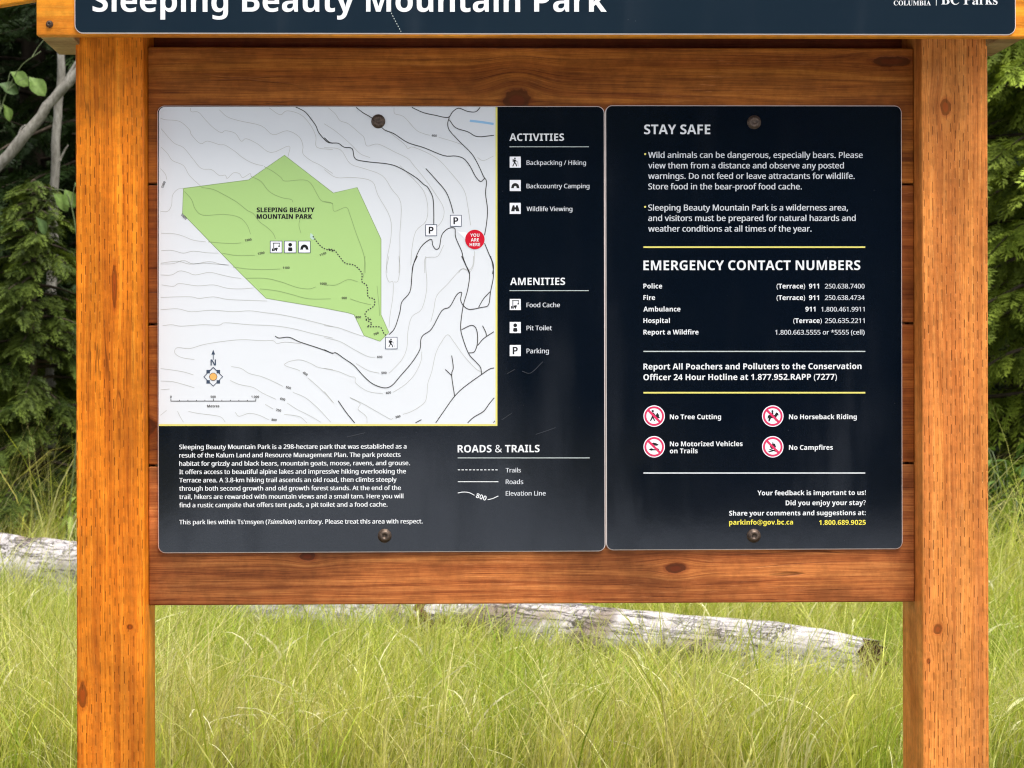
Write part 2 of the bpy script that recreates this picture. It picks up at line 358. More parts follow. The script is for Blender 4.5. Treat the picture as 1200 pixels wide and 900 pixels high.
I_pink = ink('ink_red_ring', (0.70, 0.04, 0.12)); I_line = ink('ink_rule_grey', (0.48, 0.52, 0.50)); I_blue = ink('ink_blue', (0.30, 0.52, 0.75))
I_orange = ink('ink_orange', (0.85, 0.42, 0.12)); I_slate = ink('ink_slate', (0.05, 0.07, 0.11)); I_pale = ink('ink_pale', (0.86, 0.85, 0.88))

def rounded(x0, x1, z0, z1, r, seg=6):
    pts = []
    for cx, cz, a0 in ((x1 - r, z1 - r, 0), (x0 + r, z1 - r, 90), (x0 + r, z0 + r, 180), (x1 - r, z0 + r, 270)):
        for i in range(seg + 1):
            a = RAD(a0 + 90 * i / seg); pts.append((cx + r * math.cos(a), cz + r * math.sin(a)))
    return pts
class Panel:
    """a printed sheet standing in the plane y = front; all artwork is placed on it in photo pixels"""
    def __init__(s, name, label, x0, x1, z0, z1, front, r, mat, thick=0.006):
        s.front = front; s.org = Vector(((x0 + x1) / 2, front + thick, z0)); s.root = empty(name, s.org)
        tag(s.root, label, 'sign panel')
        bm = bmesh.new(); rim = 0.0018
        out = rounded(x0, x1, z0, z1, r); inn = rounded(x0 + rim, x1 - rim, z0 + rim, z1 - rim, r - rim)
        L = [[bm.verts.new((x - s.org.x, y - s.org.y, z - s.org.z)) for x, z in pts] for pts, y in ((out, front + thick), (out, front + rim * 0.8), (inn, front))]
        k = len(out)
        for a, b in ((0, 1), (1, 2)):
            for i in range(k):
                f = bm.faces.new((L[a][i], L[a][(i + 1) % k], L[b][(i + 1) % k], L[b][i])); f.material_index = 1
        f = bm.faces.new(L[2]); f.material_index = 0
        f = bm.faces.new(list(reversed(L[0]))); f.material_index = 1
        bmesh.ops.recalc_face_normals(bm, faces=bm.faces)
        link('sheet', from_bm('sheet', bm, [mat, M_rim]), s.root)
    def q(s, px, py, layer):
        y = s.front - 0.00012 * layer
        p = P(px, py, y); return Vector((p.x - s.org.x, y - s.org.y, p.z - s.org.z))
    def poly(s, name, pts, layer, mat, px=True):
        bm = bmesh.new(); vs = [bm.verts.new(s.q(a, b, layer)) for a, b in pts]
        f = bm.faces.new(vs); f.normal_update()
        if f.normal.y > 0: f.normal_flip()
        bmesh.ops.triangulate(bm, faces=[f])
        return link(name, from_bm(name, bm, mat), s.root)
    def polys(s, name, plist, layer, mat):
        bm = bmesh.new()
        for pts in plist:
            vs = [bm.verts.new(s.q(a, b, layer)) for a, b in pts]
            f = bm.faces.new(vs); f.normal_update()
            if f.normal.y > 0: f.normal_flip()
        bmesh.ops.triangulate(bm, faces=list(bm.faces))
        return link(name, from_bm(name, bm, mat), s.root)
    def lines(s, name, plines, width, layer, mat, dash=None, smooth=True):
        """strokes of the given width in photo pixels"""
        V = []; Q = []
        for pl in plines:
            pl = np.array(pl, dtype=float)
            if smooth and len(pl) > 2: pl = catmull(pl)
            for seg in (dashes(pl, *dash) if dash else [pl]):
                if len(seg) < 2: continue
                t = np.gradient(seg, axis=0); t /= np.maximum(np.linalg.norm(t, axis=1, keepdims=True), 1e-6)
                nrm = np.stack([-t[:, 1], t[:, 0]], 1) * width / 2
                b = len(V)
                for a, c in zip(seg + nrm, seg - nrm):
                    V.append(s.q(a[0], a[1], layer)); V.append(s.q(c[0], c[1], layer))
                for i in range(len(seg) - 1): Q.append((b + 2 * i, b + 2 * i + 1, b + 2 * i + 3, b + 2 * i + 2))
        return link(name, mesh_np(name, np.array([tuple(v) for v in V]), Q, mat), s.root)
    def text(s, name, string, px, base, width=None, size=None, align='L', style='', mat=None, layer=6, rot=0.0, double=0.0):
        return place_text(s, name, string, px, base, width, size, align, style, mat or I_white, layer, rot, double)
def catmull(p, k=4):
    out = []; n = len(p); e = np.vstack([2 * p[0] - p[1], p, 2 * p[-1] - p[-2]])
    for i in range(n - 1):
        a, b, c, d = e[i], e[i + 1], e[i + 2], e[i + 3]
        for j in range(k):
            t = j / k
            out.append(0.5 * (2 * b + (c - a) * t + (2 * a - 5 * b + 4 * c - d) * t * t + (3 * b - a - 3 * c + d) * t ** 3))
    out.append(p[-1]); return np.array(out)
def dashes(p, on, off):
    d = np.concatenate([[0], np.cumsum(np.linalg.norm(np.diff(p, axis=0), axis=1))]); res = []; s = 0.0
    while s < d[-1]:
        e = min(s + on, d[-1]); t = np.array([s, (s + e) / 2, e])
        res.append(np.stack([np.interp(t, d, p[:, 0]), np.interp(t, d, p[:, 1])], 1)); s += on + off
    return res
def circle(cx, cy, r, n=28, a0=0, a1=360):
    return [(cx + r * math.cos(RAD(a0 + (a1 - a0) * i / n)), cy + r * math.sin(RAD(a0 + (a1 - a0) * i / n))) for i in range(n if a1 - a0 == 360 else n + 1)]

try:
    FONT = bpy.data.fonts.load(bpy.utils.system_resource('DATAFILES', path='fonts') + '/NotoSansMath-Regular.woff2')
except Exception:
    FONT = None
def styled(t, style):
    if not FONT or not style: return t
    U, L, D = {'b': (0x1D5D4, 0x1D5EE, 0x1D7EC), 'i': (0x1D608, 0x1D622, 0), 's': (0x1D400, 0x1D41A, 0x1D7CE)}[style]
    r = ''
    for c in t:
        if 'A' <= c <= 'Z': r += chr(U + ord(c) - 65)
        elif 'a' <= c <= 'z': r += chr(L + ord(c) - 97)
        elif D and '0' <= c <= '9': r += chr(D + ord(c) - 48)
        else: r += c
    return r
def text_mesh(string, style):
    if '<i>' in string:
        a, b = string.split('<i>'); b, c = b.split('</i>'); body = styled(a, style) + styled(b, 'i') + styled(c, style)
    elif '<b>' in string:
        a, b = string.split('<b>'); b, c = b.split('</b>'); body = a + styled(b, 'b') + c
    else: body = styled(string, style)
    cu = bpy.data.curves.new('lettering', 'FONT'); cu.body = body; cu.resolution_u = 3
    if FONT: cu.font = FONT
    o = bpy.data.objects.new('lettering', cu)
    me = bpy.data.meshes.new_from_object(o)
    bpy.data.objects.remove(o); bpy.data.curves.remove(cu)
    n = len(me.vertices); v = np.zeros(n * 3, dtype=np.float32); me.vertices.foreach_get('co', v); v = v.reshape(-1, 3)
    return me, v
LAST = [0.0]
def place_text(pn, name, string, px, base, width, size, align, style, mat, layer, rot, double):
    me, v = text_mesh(string, style)
    y = pn.front - 0.00012 * layer
    mm = (P(px + 100, base, y).x - P(px, base, y).x) / 100           # metres in a photo pixel on this panel
    w0 = v[:, 0].max() - v[:, 0].min()
    sc = size if size else width * mm / w0
    LAST[0] = sc
    x = (v[:, 0] - v[:, 0].min()) * sc
    if align == 'R': x = x - x.max()
    elif align == 'C': x = x - x.max() / 2
    z = v[:, 1] * sc
    if rot:
        zc = 0.36 * sc * 0.5; c, s_ = math.cos(RAD(rot)), math.sin(RAD(rot)); x, z = x * c - (z - zc) * s_, x * s_ + (z - zc) * c + zc
    q = pn.q(px, base, layer)
    out = np.stack([x + q.x, np.full_like(x, q.y), z + q.z], 1).astype(np.float32)
    me.vertices.foreach_set('co', out.ravel()); me.update()
    if double:                                                      # a heavier cut: the same letters again, a hair to the side
        bm = bmesh.new(); bm.from_mesh(me); g = bmesh.ops.duplicate(bm, geom=list(bm.faces))
        for e in g['geom']:
            if isinstance(e, bmesh.types.BMVert): e.co.x += double * sc; e.co.y -= 0.00004
        bm.to_mesh(me); bm.free()
    me.materials.clear(); me.materials.append(mat); me.name = name
    return link(name, me, pn.root)

def bolt(pn, px, py, r=0.0145, dull=(0.10, 0.075, 0.06), proud=0.0):
    """a domed cap screw with a washer rim and a hex socket"""
    m = BOLT_MAT
    prof = [(r, 0.0), (r, 0.0018), (r * 0.80, 0.0030), (r * 0.74, 0.0052), (r * 0.55, 0.0066), (r * 0.34, 0.0070), (r * 0.32, 0.0040), (0.0, 0.0038)]
    bm = bmesh.new(); ring = None; n = 24; q = pn.q(px, py, 0)
    for (rad, h) in prof:
        if rad == 0: cur = [bm.verts.new((q.x, q.y - h, q.z))]
        else: cur = [bm.verts.new((q.x + rad * math.cos(2 * math.pi * i / n), q.y - h, q.z + rad * math.sin(2 * math.pi * i / n))) for i in range(n)]
        if ring:
            for i in range(n):
                if len(cur) == 1: bm.faces.new((ring[i], ring[(i + 1) % n], cur[0]))
                else: bm.faces.new((ring[i], ring[(i + 1) % n], cur[(i + 1) % n], cur[i]))
        ring = cur
    bmesh.ops.recalc_face_normals(bm, faces=bm.faces)
    o = link('screw', from_bm('screw', bm, m, smooth=True), pn.root)
    return o
_n = N('screw_brown_metal', 0.45, 0.5); _o = _n.obj(); _n.p.inputs['Metallic'].default_value = 0.6
_n.color(_n.ramp(_n.noise(_o, 160, 4, 0.7), [(0.35, (0.05, 0.035, 0.028)), (0.65, (0.16, 0.11, 0.08))])); BOLT_MAT = _n.m

YP = YB - 0.006
# ---- map panel
mp = Panel('map_panel', 'navy panel with a white contour map of a green park and map key', P(184.6, 386, YP).x, P(709.1, 386, YP).x, P(446, 647.3, YP).z, P(446, 124.0, YP).z, YP, 0.015, M_navy)
def mapfield():
    x0, x1 = 186.1, 580.6; y0, y1 = 125.4, 497.0
    return [(x1, y0), (x1, y1), (x0, y1)] + [(x0 + 7 - 7 * math.cos(RAD(a)), y0 + 7 - 7 * math.sin(RAD(a))) for a in range(0, 91, 15)]
mp.poly('map_border', [(186.2, 496.0), (186.2, 499.2), (582.9, 499.2), (582.9, 125.6), (579.8, 125.6), (579.8, 496.0)], 1, I_yel)
mp.poly('map_field', mapfield(), 2, I_map)
park = [(215, 220.8), (291.5, 210.8), (333.3, 181.9), (390.5, 226.2), (418.5, 219.7), (446.5, 280.3), (446.5, 368.8), (455.8, 389.8), (445.3, 399.9), (426.7, 393.3), (415, 368.8), (408, 366.5), (380, 361), (311.8, 349.5), (282.7, 321), (213.8, 250)]
mp.poly('park_area', park, 3, I_green)
mp.lines('park_outline', [park + [park[0]]], 0.8, 4, I_contg, smooth=False)
def rg(ox, oy, lists, k=210 / 900.0):
    return [[(ox + a * k, oy + b * k) for a, b in l] for l in lists]
cA = rg(180, 110, [
 [(185,70),(190,90),(225,92),(260,130),(300,170),(340,195),(360,185),(410,198),(440,238),(465,225),(520,250),(590,295),(680,262),(675,315)],
 [(330,80),(370,115),(430,135),(540,160),(600,205),(670,185),(730,215),(750,260),(750,300),(790,335),(840,360),(900,400)],
 [(580,70),(635,105),(670,85),(740,105),(790,160),(815,215),(820,268),(900,280)],
 [(35,122),(60,130),(130,138),(180,180),(190,205),(235,250),(270,237),(330,255),(360,258),(410,290),(440,315),(480,340),(520,355),(550,360)],
 [(38,175),(100,245),(150,270),(200,330),(240,375),(290,380),(330,410),(360,408),(370,425),(400,397),(430,400),(445,420),(465,412),(485,400),(490,415)],
 [(38,268),(70,300),(95,335),(150,360),(180,410),(235,462)], [(35,375),(60,405),(65,430)],
 [(35,590),(70,590),(90,560),(95,510),(120,480),(148,475)],
 [(38,700),(100,702),(150,715),(200,735),(262,743)], [(38,788),(80,785),(110,790),(150,800),(200,790),(270,798),(325,800)],
 [(38,850),(120,840),(180,855),(250,850),(320,855),(375,860)]])
cB = rg(380, 110, [
 [(20,70),(55,100),(80,135),(120,150),(180,200),(200,220),(215,262),(270,252),(350,290),(420,325),(450,360),(500,420),(550,490),(600,575),(590,640),(550,680)],
 [(0,150),(60,190),(130,250),(180,300),(230,320)], [(0,270),(80,280),(130,350),(200,375),(290,410),(340,480),(385,550),(380,700),(380,800),(375,900)],
 [(0,380),(60,420),(150,420),(240,440),(270,510),(330,620),(335,720),(315,830),(315,900)], [(350,70),(355,100),(400,115),(460,180),(500,200),(530,208)], [(575,218),(650,240),(690,255)],
 [(380,360),(450,430),(500,490),(520,570),(510,640),(460,690),(440,780),(435,860)], [(310,180),(400,250),(420,275),(450,268),(560,320),(630,390),(700,480),(720,560),(735,660)],
 [(770,320),(800,335),(850,312)], [(505,900),(505,830),(530,820),(570,815),(600,760)], [(755,790),(750,860),(730,900)], [(675,900),(690,880),(730,885)]])
cC = rg(180, 300, [
 [(35,40),(100,38),(150,22),(200,40),(280,28),(340,42),(380,45)], [(35,95),(90,95),(130,75),(170,82),(210,95),(280,82),(340,95),(400,108),(440,112)],
 [(40,145),(100,152),(130,138),(220,150),(300,145),(370,162),(440,165),(505,160)], [(35,208),(120,205),(190,205),(230,213),(300,205),(370,218),(460,222),(570,226)],
 [(35,270),(120,265),(190,280),(290,272),(400,280),(480,275),(560,285),(640,295),(760,320),(900,355)], [(45,350),(90,345),(130,352),(180,350),(250,345),(330,347),(360,335),(480,345),(600,350),(700,365),(800,390),(900,412)],
 [(205,520),(150,512),(120,500),(105,482),(120,460),(180,465),(250,445),(340,430),(440,420),(540,425),(600,425),(620,440),(660,432),(740,440)],
 [(35,565),(90,572),(150,582),(200,597)], [(35,628),(90,630),(150,645),(205,662)], [(390,555),(440,565),(480,590),(540,605),(600,630),(650,655)], [(385,625),(430,645),(500,660),(550,690),(615,720)],
 [(735,578),(720,570),(660,550),(670,535),(700,525),(740,522),(790,540),(830,560),(900,570)], [(775,612),(830,660),(870,700),(900,735)], [(700,685),(760,710),(810,750),(850,790),(890,835)],
 [(670,738),(720,770),(780,800),(840,835)], [(175,780),(220,790),(300,800),(340,810),(360,835)], [(410,785),(430,805),(480,790),(530,800),(578,822)], [(120,780),(135,810),(150,835)],
 [(655,795),(700,800),(740,810),(770,838)], [(35,800),(65,775)], [(35,672),(80,668)], [(560,745),(600,768)]])
cD = rg(380, 300, [
 [(325,0),(310,80),(325,130),(345,130),(345,200),(330,300),(325,360)], [(375,0),(380,60),(370,125),(350,130)], [(510,0),(510,60),(515,160),(490,265),(440,305),(420,380),(415,460),(390,520),(340,575),(325,588)],
 [(275,588),(220,575),(160,540)], [(0,350),(70,360),(140,385),(200,405)], [(0,410),(80,430),(150,470),(220,505),(255,508)], [(0,565),(70,580),(130,605),(155,610),(160,640),(220,680),(295,692)],
 [(345,685),(400,650),(450,600),(485,530),(490,480)], [(130,710),(200,745),(270,785),(330,818),(345,814)], [(395,795),(440,780),(500,740),(515,700),(520,640),(540,580),(560,490),(590,430),(620,395),(650,430),(700,500),(760,565),(785,580)],
 [(535,330),(550,270),(565,200),(620,140),(690,65),(720,75),(745,50),(750,0)], [(0,680),(50,740)], [(130,712),(180,740),(170,770),(210,805),(215,840)]])
mp.lines('contour_print', cA + cB + cC + cD, 0.58, 4, I_cont)
pA = rg(180, 110, [[(240,470),(300,480),(360,510),(420,545),(470,585),(500,600),(530,640),(570,670),(600,700),(612,728)], [(155,490),(190,530),(210,580),(250,610),(350,605),(430,620),(470,660),(487,705)],
 [(490,415),(540,440),(580,490),(640,520),(690,530),(700,545)], [(555,365),(600,390),(640,420),(660,438),(750,432),(790,450),(830,520),(850,540),(900,550)], [(275,743),(330,748),(400,752),(440,748)], [(345,800),(420,812),(510,810)], [(735,630),(730,660),(740,700)]])
pB = rg(380, 110, [[(0,540),(40,550),(50,590),(110,570),(130,610),(160,700),(190,780),(205,840),(205,900)]])
pC = rg(180, 300, [[(460,112),(560,112),(640,130),(720,158),(780,165),(815,155)], [(535,165),(620,175),(700,195),(780,215),(890,215)], [(400,55),(470,65),(560,68),(635,65)]])
pD = rg(380, 300, [[(0,145),(20,148)], [(15,145),(60,145),(120,118),(170,130)], [(130,215),(180,232),(235,245)], [(205,0),(200,80),(195,110)], [(265,150),(275,250),(278,300)]])
mp.lines('contour_print', pA + pB + pC + pD, 0.65, 5, I_contg)
roads = rg(180, 110, [[(712,65),(760,90),(790,125),(815,160),(830,195),(870,240),(900,248)]]) + rg(380, 110, [
 [(160,68),(195,95),(240,122),(290,170),(310,185),(350,200),(420,245),(500,270),(600,310),(660,312),(700,325),(730,360),(760,415),(785,440),(805,425)],
 [(440,68),(500,95),(560,108),(605,118),(628,115),(645,90),(675,72),(720,88),(760,90),(783,68)],
 [(628,118),(620,150),(630,185),(680,240),(740,300),(775,360),(800,415),(815,440),(810,500),(820,580),(815,650),(805,710)], [(628,130),(660,170),(720,190),(770,215),(852,208)],
 [(0,220),(30,245),(70,248),(100,268),(140,275),(155,325),(210,340),(320,352),(380,372),(460,420),(500,455),(520,470),(545,520),(550,590),(550,660)], [(510,375),(560,430),(610,490),(635,550),(648,600)],
 [(440,905),(450,850),(485,770),(535,730),(545,760),(560,780),(578,770),(590,710),(620,678),(655,675),(660,720),(690,790),(700,830),(730,905)], [(805,750),(830,810),(850,860),(845,905)]]) + rg(180, 300, [
 [(610,402),(630,412),(680,408),(730,430),(790,450),(850,470),(900,490)]]) + rg(380, 300, [
 [(45,488),(60,487),(100,515),(150,550),(190,595),(240,640),(300,662),(340,650),(380,605),(440,535),(480,470),(485,420),(500,395),(540,365),(590,275),(630,255),(665,195),(690,183),(685,220),(700,250),(730,268),(790,258),(825,245),(835,180),(850,100),(845,40),(835,0)],
 [(0,470),(30,485),(45,488)], [(690,0),(710,45),(730,90),(720,170),(700,240),(690,300),(685,360),(695,410),(725,490),(760,530),(785,560),(790,595)], [(690,370),(740,348),(765,370),(770,430),(755,480),(725,487)],
 [(770,450),(800,415),(852,380)], [(795,350),(810,380),(815,400)], [(560,838),(600,780),(650,710),(700,660),(790,595),(830,568),(853,562)], [(640,500),(648,560),(640,600),(655,705)], [(608,570),(640,600)],
 [(720,838),(750,810),(800,780),(830,740),(854,712)], [(775,258),(800,215),(832,180)], [(70,727),(110,785),(153,838)], [(458,838),(488,822)], [(325,395),(355,360),(380,280),(390,230),(430,180),(440,100),(445,50),(468,0)], [(850,838),(856,828)]])
mp.lines('road_print', roads, 1.0, 6, I_road)
trail = rg(180, 110, [[(800,715),(830,755),(860,778),(905,790)]])[0] + rg(380, 110, [[(20,780),(50,785),(75,815),(105,850),(150,860),(185,893)]])[0] + rg(380, 300, [[(190,100),(190,130),(215,150),(220,205),(250,215),(250,250),(215,275),(205,300),(235,320),(205,318),(240,340),(215,355),(260,355),(285,360),(300,390),(315,400)]])[0]
mp.lines('trail_print', [trail], 1.4, 6, I_road, dash=(1.7, 1.5))
mp.lines('lake_print', [[(550.5, 141.5), (565, 143.2), (578.5, 145.3)]], 2.6, 5, I_blue)
mp.poly('lake_print', [(364, 273), (367, 275.5), (369, 280), (366, 281), (363, 278)], 5, ink('ink_tarn', (0.50, 0.66, 0.55)))
small = 0.0158
for t_, a, b, r in (('1200', 191.8, 217.5, 68), ('1400', 215.2, 255, -45), ('1300', 290.8, 282.5, 10), ('1200', 306, 298, 10), ('1150', 378.5, 299, 20), ('1100', 335.3, 315, 0), ('1000', 378.8, 333.7, 0), ('900', 403.5, 350.5, 0),
                    ('800', 420, 373, 0), ('700', 441, 392.3, 25), ('600', 445, 419.6, 0), ('500', 450, 438.2, 0), ('400', 455.2, 461.5, 8), ('300', 466.4, 489.6, 15), ('400', 508.8, 160.2, -3),
                    ('400', 357.5, 439, -35), ('500', 338, 455.5, -15), ('600', 331.2, 469, -15), ('700', 326.3, 482, -12), ('800', 321.2, 493.3, -5)):
    mp.text('elevation_number', t_, a, b, size=small * 0.62, align='C', mat=I_road, rot=r, layer=7, style='b')
mp.text('map_title', 'SLEEPING BEAUTY', 300.8, 248.6, width=67.6, style='b', mat=I_black, layer=7, double=0.03)
mp.text('map_title', 'MOUNTAIN PARK', 300.8, 256.4, width=64.8, style='b', mat=I_black, layer=7, double=0.03)
# compass, scale bar
cx, cy = 249.9, 441.5
mp.poly('compass_arrow', [(cx, cy - 31.8), (cx + 2.2, cy - 26), (cx + .45, cy - 26), (cx + .45, cy - 20), (cx - .45, cy - 20), (cx - .45, cy - 26), (cx - 2.2, cy - 26)], 5, I_slate)
for dx, dy in ((-6, -6), (6, -6), (-6, 6), (6, 6)): mp.poly('compass_point', [(cx + dx - 2, cy + dy - 2), (cx + dx + 2, cy + dy - 2), (cx + dx + 2, cy + dy + 2), (cx + dx - 2, cy + dy + 2)], 5, I_slate)
mp.lines('compass_rose', [[(cx, cy - 11), (cx + 11, cy), (cx, cy + 11), (cx - 11, cy), (cx, cy - 11)]], 1.1, 6, I_slate, smooth=False)
mp.poly('compass_rose', circle(cx, cy, 4.8, 10), 6, I_road); mp.poly('compass_rose', circle(cx, cy, 4.2, 10), 7, I_orange)
mp.text('compass_rose', 'N', cx, 428.3, width=6.3, style='b', align='C', mat=I_slate, layer=7)
mp.lines('scale_bar', [[(200.3, 470), (299.8, 470)]] + [[(200.3 + 9.95 * i, 470.4), (200.3 + 9.95 * i, 467.0 if i % 5 == 0 else 468.6)] for i in range(11)], 0.8, 6, I_road, smooth=False)
for t_, a in (('0', 200.3), ('500', 249.8), ('1,000', 299)): mp.text('scale_number', t_, a, 466.3, size=0.0098, align='C', mat=I_road, layer=7, style='b')
mp.text('scale_number', 'Metres', 250, 477.3, width=14.2, align='C', mat=I_road, layer=7, style='b')
mfield = [o for o in mp.root.children if o.name.startswith('map_field')][0]
for o in list(mp.root.children):
    if o.name.split('.')[0] in ('park_area', 'park_outline', 'contour_print', 'road_print', 'trail_print', 'lake_print', 'elevation_number', 'map_title', 'compass_rose', 'compass_arrow', 'compass_point', 'scale_bar', 'scale_number'): o.parent = mfield
# icons, drawn in a unit square with y down
def arc(cx, cy, r, a0, a1, n=10): return [(cx + r * math.cos(RAD(a0 + (a1 - a0) * i / n)), cy + r * math.sin(RAD(a0 + (a1 - a0) * i / n))) for i in range(n + 1)]
ICON = {
 'hiker': [circle(.47, .16, .075, 10), [(.36, .27), (.50, .25), (.56, .33), (.66, .42), (.63, .46), (.53, .40), (.52, .55), (.62, .68), (.66, .88), (.58, .88), (.54, .72), (.44, .62), (.38, .76), (.30, .89), (.23, .86), (.32, .70), (.37, .55), (.36, .40)], [(.26, .25), (.35, .24), (.35, .48), (.27, .48)], [(.70, .38), (.73, .38), (.78, .88), (.75, .88)]],
 'tent': [arc(.5, .62, .34, 180, 360, 16) + [(.88, .74), (.62, .74)] + arc(.5, .66, .12, 360, 180, 8)[0:9] + [(.38, .74), (.12, .74)]],
 'binoculars': [[(.28, .22), (.42, .22), (.46, .40), (.54, .40), (.58, .22), (.72, .22), (.80, .45), (.88, .76), (.56, .76), (.55, .60), (.45, .60), (.44, .76), (.12, .76), (.20, .45)]],
 'cache': [[(.20, .12), (.84, .12), (.84, .19), (.20, .19)], [(.25, .19), (.32, .19), (.32, .62), (.25, .62)], [(.76, .19), (.81, .19), (.80, .34), (.86, .46), (.74, .52), (.68, .46), (.75, .34)], [(.34, .60), (.60, .56), (.66, .62), (.60, .74), (.56, .88), (.48, .88), (.46, .76), (.38, .78), (.36, .88), (.28, .88)], [(.12, .66), (.28, .60), (.28, .86), (.12, .88)]],
 'toilet': [circle(.5, .30, .17, 14), [(.34, .54), (.66, .54), (.70, .80), (.62, .88), (.38, .88), (.30, .80)]],
}
def icon(pn, kind, cx, cy, size, frame=False, name='icon'):
    x0, y0 = cx - size / 2, cy - size / 2
    if frame:
        e = 0.75; fr_ = pn.poly(name + '_frame', [(x0 - e, y0 - e), (x0 + size + e, y0 - e), (x0 + size + e, y0 + size + e), (x0 - e, y0 + size + e)], 7, I_slate)
    tile = pn.poly(name + '_tile', [(x0, y0), (x0 + size, y0), (x0 + size, y0 + size), (x0, y0 + size)], 8, I_pale)
    if frame: fr_.parent = tile
    if kind == 'P': sy = pn.text(name + '_symbol', 'P', cx, cy + size * 0.33, width=size * 0.46, align='C', style='b', mat=I_black, layer=9)
    else: sy = pn.polys(name + '_symbol', [[(x0 + a * size, y0 + b * size) for a, b in p] for p in ICON[kind]], 9, I_black)
    sy.parent = tile
icon(mp, 'P', 505.3, 269.8, 12.2, True); icon(mp, 'P', 534.2, 258.7, 12.2, True); icon(mp, 'hiker', 458.6, 402, 12.8, True)
icon(mp, 'cache', 323.6, 289.4, 13.0, True); icon(mp, 'toilet', 340.1, 289.4, 13.0, True); icon(mp, 'tent', 356.7, 289.4, 13.0, True)
mp.poly('pointer', [(536, 271), (549, 273), (546, 281)], 7, I_pale)
mp.poly('marker_disc', circle(556.5, 280.6, 11.4, 32), 8, I_red)
for t_, b, w_ in (('YOU', 277.4, 12.5), ('ARE', 282.9, 11), ('HERE', 288.4, 15)): mp.text('marker_text', t_, 556.5, b, size=0.0135, align='C', mat=I_white, layer=9, style='b')
# key
mp.text('heading', 'ACTIVITIES', 597, 165, width=64, style='b'); mp.lines('rule', [[(597, 172), (690, 172)]], 0.9, 6, I_line)
mp.text('heading', 'AMENITIES', 597.8, 334, width=64.4, style='b'); mp.lines('rule', [[(597, 340.6), (690, 340.6)]], 0.9, 6, I_line)
mp.text('heading', 'ROADS & TRAILS', 536.3, 530.2, width=96, style='b'); mp.lines('rule', [[(536.3, 536.6), (691, 536.6)]], 1.0, 6, I_line)
for k_, t_, y_, w_ in (('hiker', 'Backpacking / Hiking', 190, 69.5), ('tent', 'Backcountry Camping', 217.4, 73.5), ('binoculars', 'Wildlife Viewing', 244.2, 53.5), ('cache', 'Food Cache', 356.8, 39), ('toilet', 'Pit Toilet', 383.8, 29.5), ('P', 'Parking', 410.8, 26)):
    icon(mp, k_, 603.8, y_, 13.0); mp.text('key_text', t_, 617, y_ + 3.2, width=w_, double=0.022, mat=I_soft)
for t_, y_, w_ in (('Trails', 553.6, 17.6), ('Roads', 567.3, 20.4), ('Elevation Line', 580.8, 46.6)): mp.text('key_text', t_, 592.6, y_, width=w_, double=0.022, mat=I_soft)
mp.lines('key_line', [[(536.5, 550.6), (583.5, 550.6)]], 1.0, 6, I_white, dash=(2.6, 1.8)); mp.lines('key_line', [[(536.5, 564.5), (584, 564.5)]], 0.9, 6, I_white)
for l_ in ([(536.5, 577.7), (543, 576.6), (550, 577.4), (556, 580.4)], [(571.5, 585.6), (577, 584.3), (584, 581.2)]): mp.lines('key_line', [l_], 0.9, 6, I_white)
mp.text('key_text', '800', 563.8, 585, width=12.5, align='C', rot=-18, style='b')
para = ['Sleeping Beauty Mountain Park is a 298-hectare park that was established as a', 'result of the Kalum Land and Resource Management Plan. The park protects', 'habitat for grizzly and black bears, mountain goats, moose, ravens, and grouse.',
        'It offers access to beautiful alpine lakes and impressive hiking overlooking the', 'Terrace area. A 3.8-km hiking trail ascends an old road, then climbs steeply', 'through both second growth and old growth forest stands. At the end of the',
        'trail, hikers are rewarded with mountain views and a small tarn. Here you will', 'find a rustic campsite that offers tent pads, a pit toilet and a food cache.']
sz = None
for i, t_ in enumerate(para):
    mp.text('body_text', t_, 210, 526.4 + i * 9.73, width=266.5 if sz is None else None, size=sz, double=0.03); sz = LAST[0] if sz is None else sz
mp.text('body_text', "This park lies within Ts'msyen <i>(Tsimshian)</i> territory. Please treat this area with respect.", 210, 614.4, width=285.5, double=0.03)
bolt(mp, 443.3, 142.3); bolt(mp, 450.8, 627.8)
# faint pale scuffs
scuff = ink('ink_scuff', (0.03, 0.033, 0.04), 0.4)
for l_ in ([(612, 435), (622, 437), (636, 424)], [(594, 438), (603, 433)], [(628, 509), (640, 505), (651, 501)], [(588, 492), (600, 484)], [(407, 512), (428, 507)]): mp.lines('scuff', [l_], 0.7, 3, scuff)

# ---- safety panel
sp = Panel('safety_panel', 'navy panel of white safety notes, emergency numbers and four red prohibition signs', P(709.8, 386, YP).x, P(1057.4, 386, YP).x, P(884, 644.3, YP).z, P(884, 123.4, YP).z, YP, 0.015, M_navy)
sp.text('heading', 'STAY SAFE', 754.8, 157.2, width=77.6, style='b')
sz = None
for i, (t_, b) in enumerate((('Wild animals can be dangerous, especially bears. Please', 185.0), ('view them from a distance and observe any posted', 197.3), ('warnings. Do not feed or leave attractants for wildlife.', 209.6), ('Store food in the bear-proof food cache.', 221.9),
                             ('Sleeping Beauty Mountain Park is a wilderness area,', 246.7), ('and visitors must be prepared for natural hazards and', 259.0), ('weather conditions at all times of the year.', 271.4))):
    sp.text('body_text', t_, 759.6, b, width=251.5 if sz is None else None, size=sz, double=0.022, mat=I_soft); sz = LAST[0] if sz is None else sz
for b in (180.6, 242.4): sp.poly('bullet', circle(756, b, 1.2, 10), 6, I_yel)
sp.lines('rule', [[(754, 289.6), (1014, 289.6)]], 1.9, 6, I_yel)
sp.text('heading', 'EMERGENCY CONTACT NUMBERS', 754, 316.6, width=254.6, style='b')
sb = None
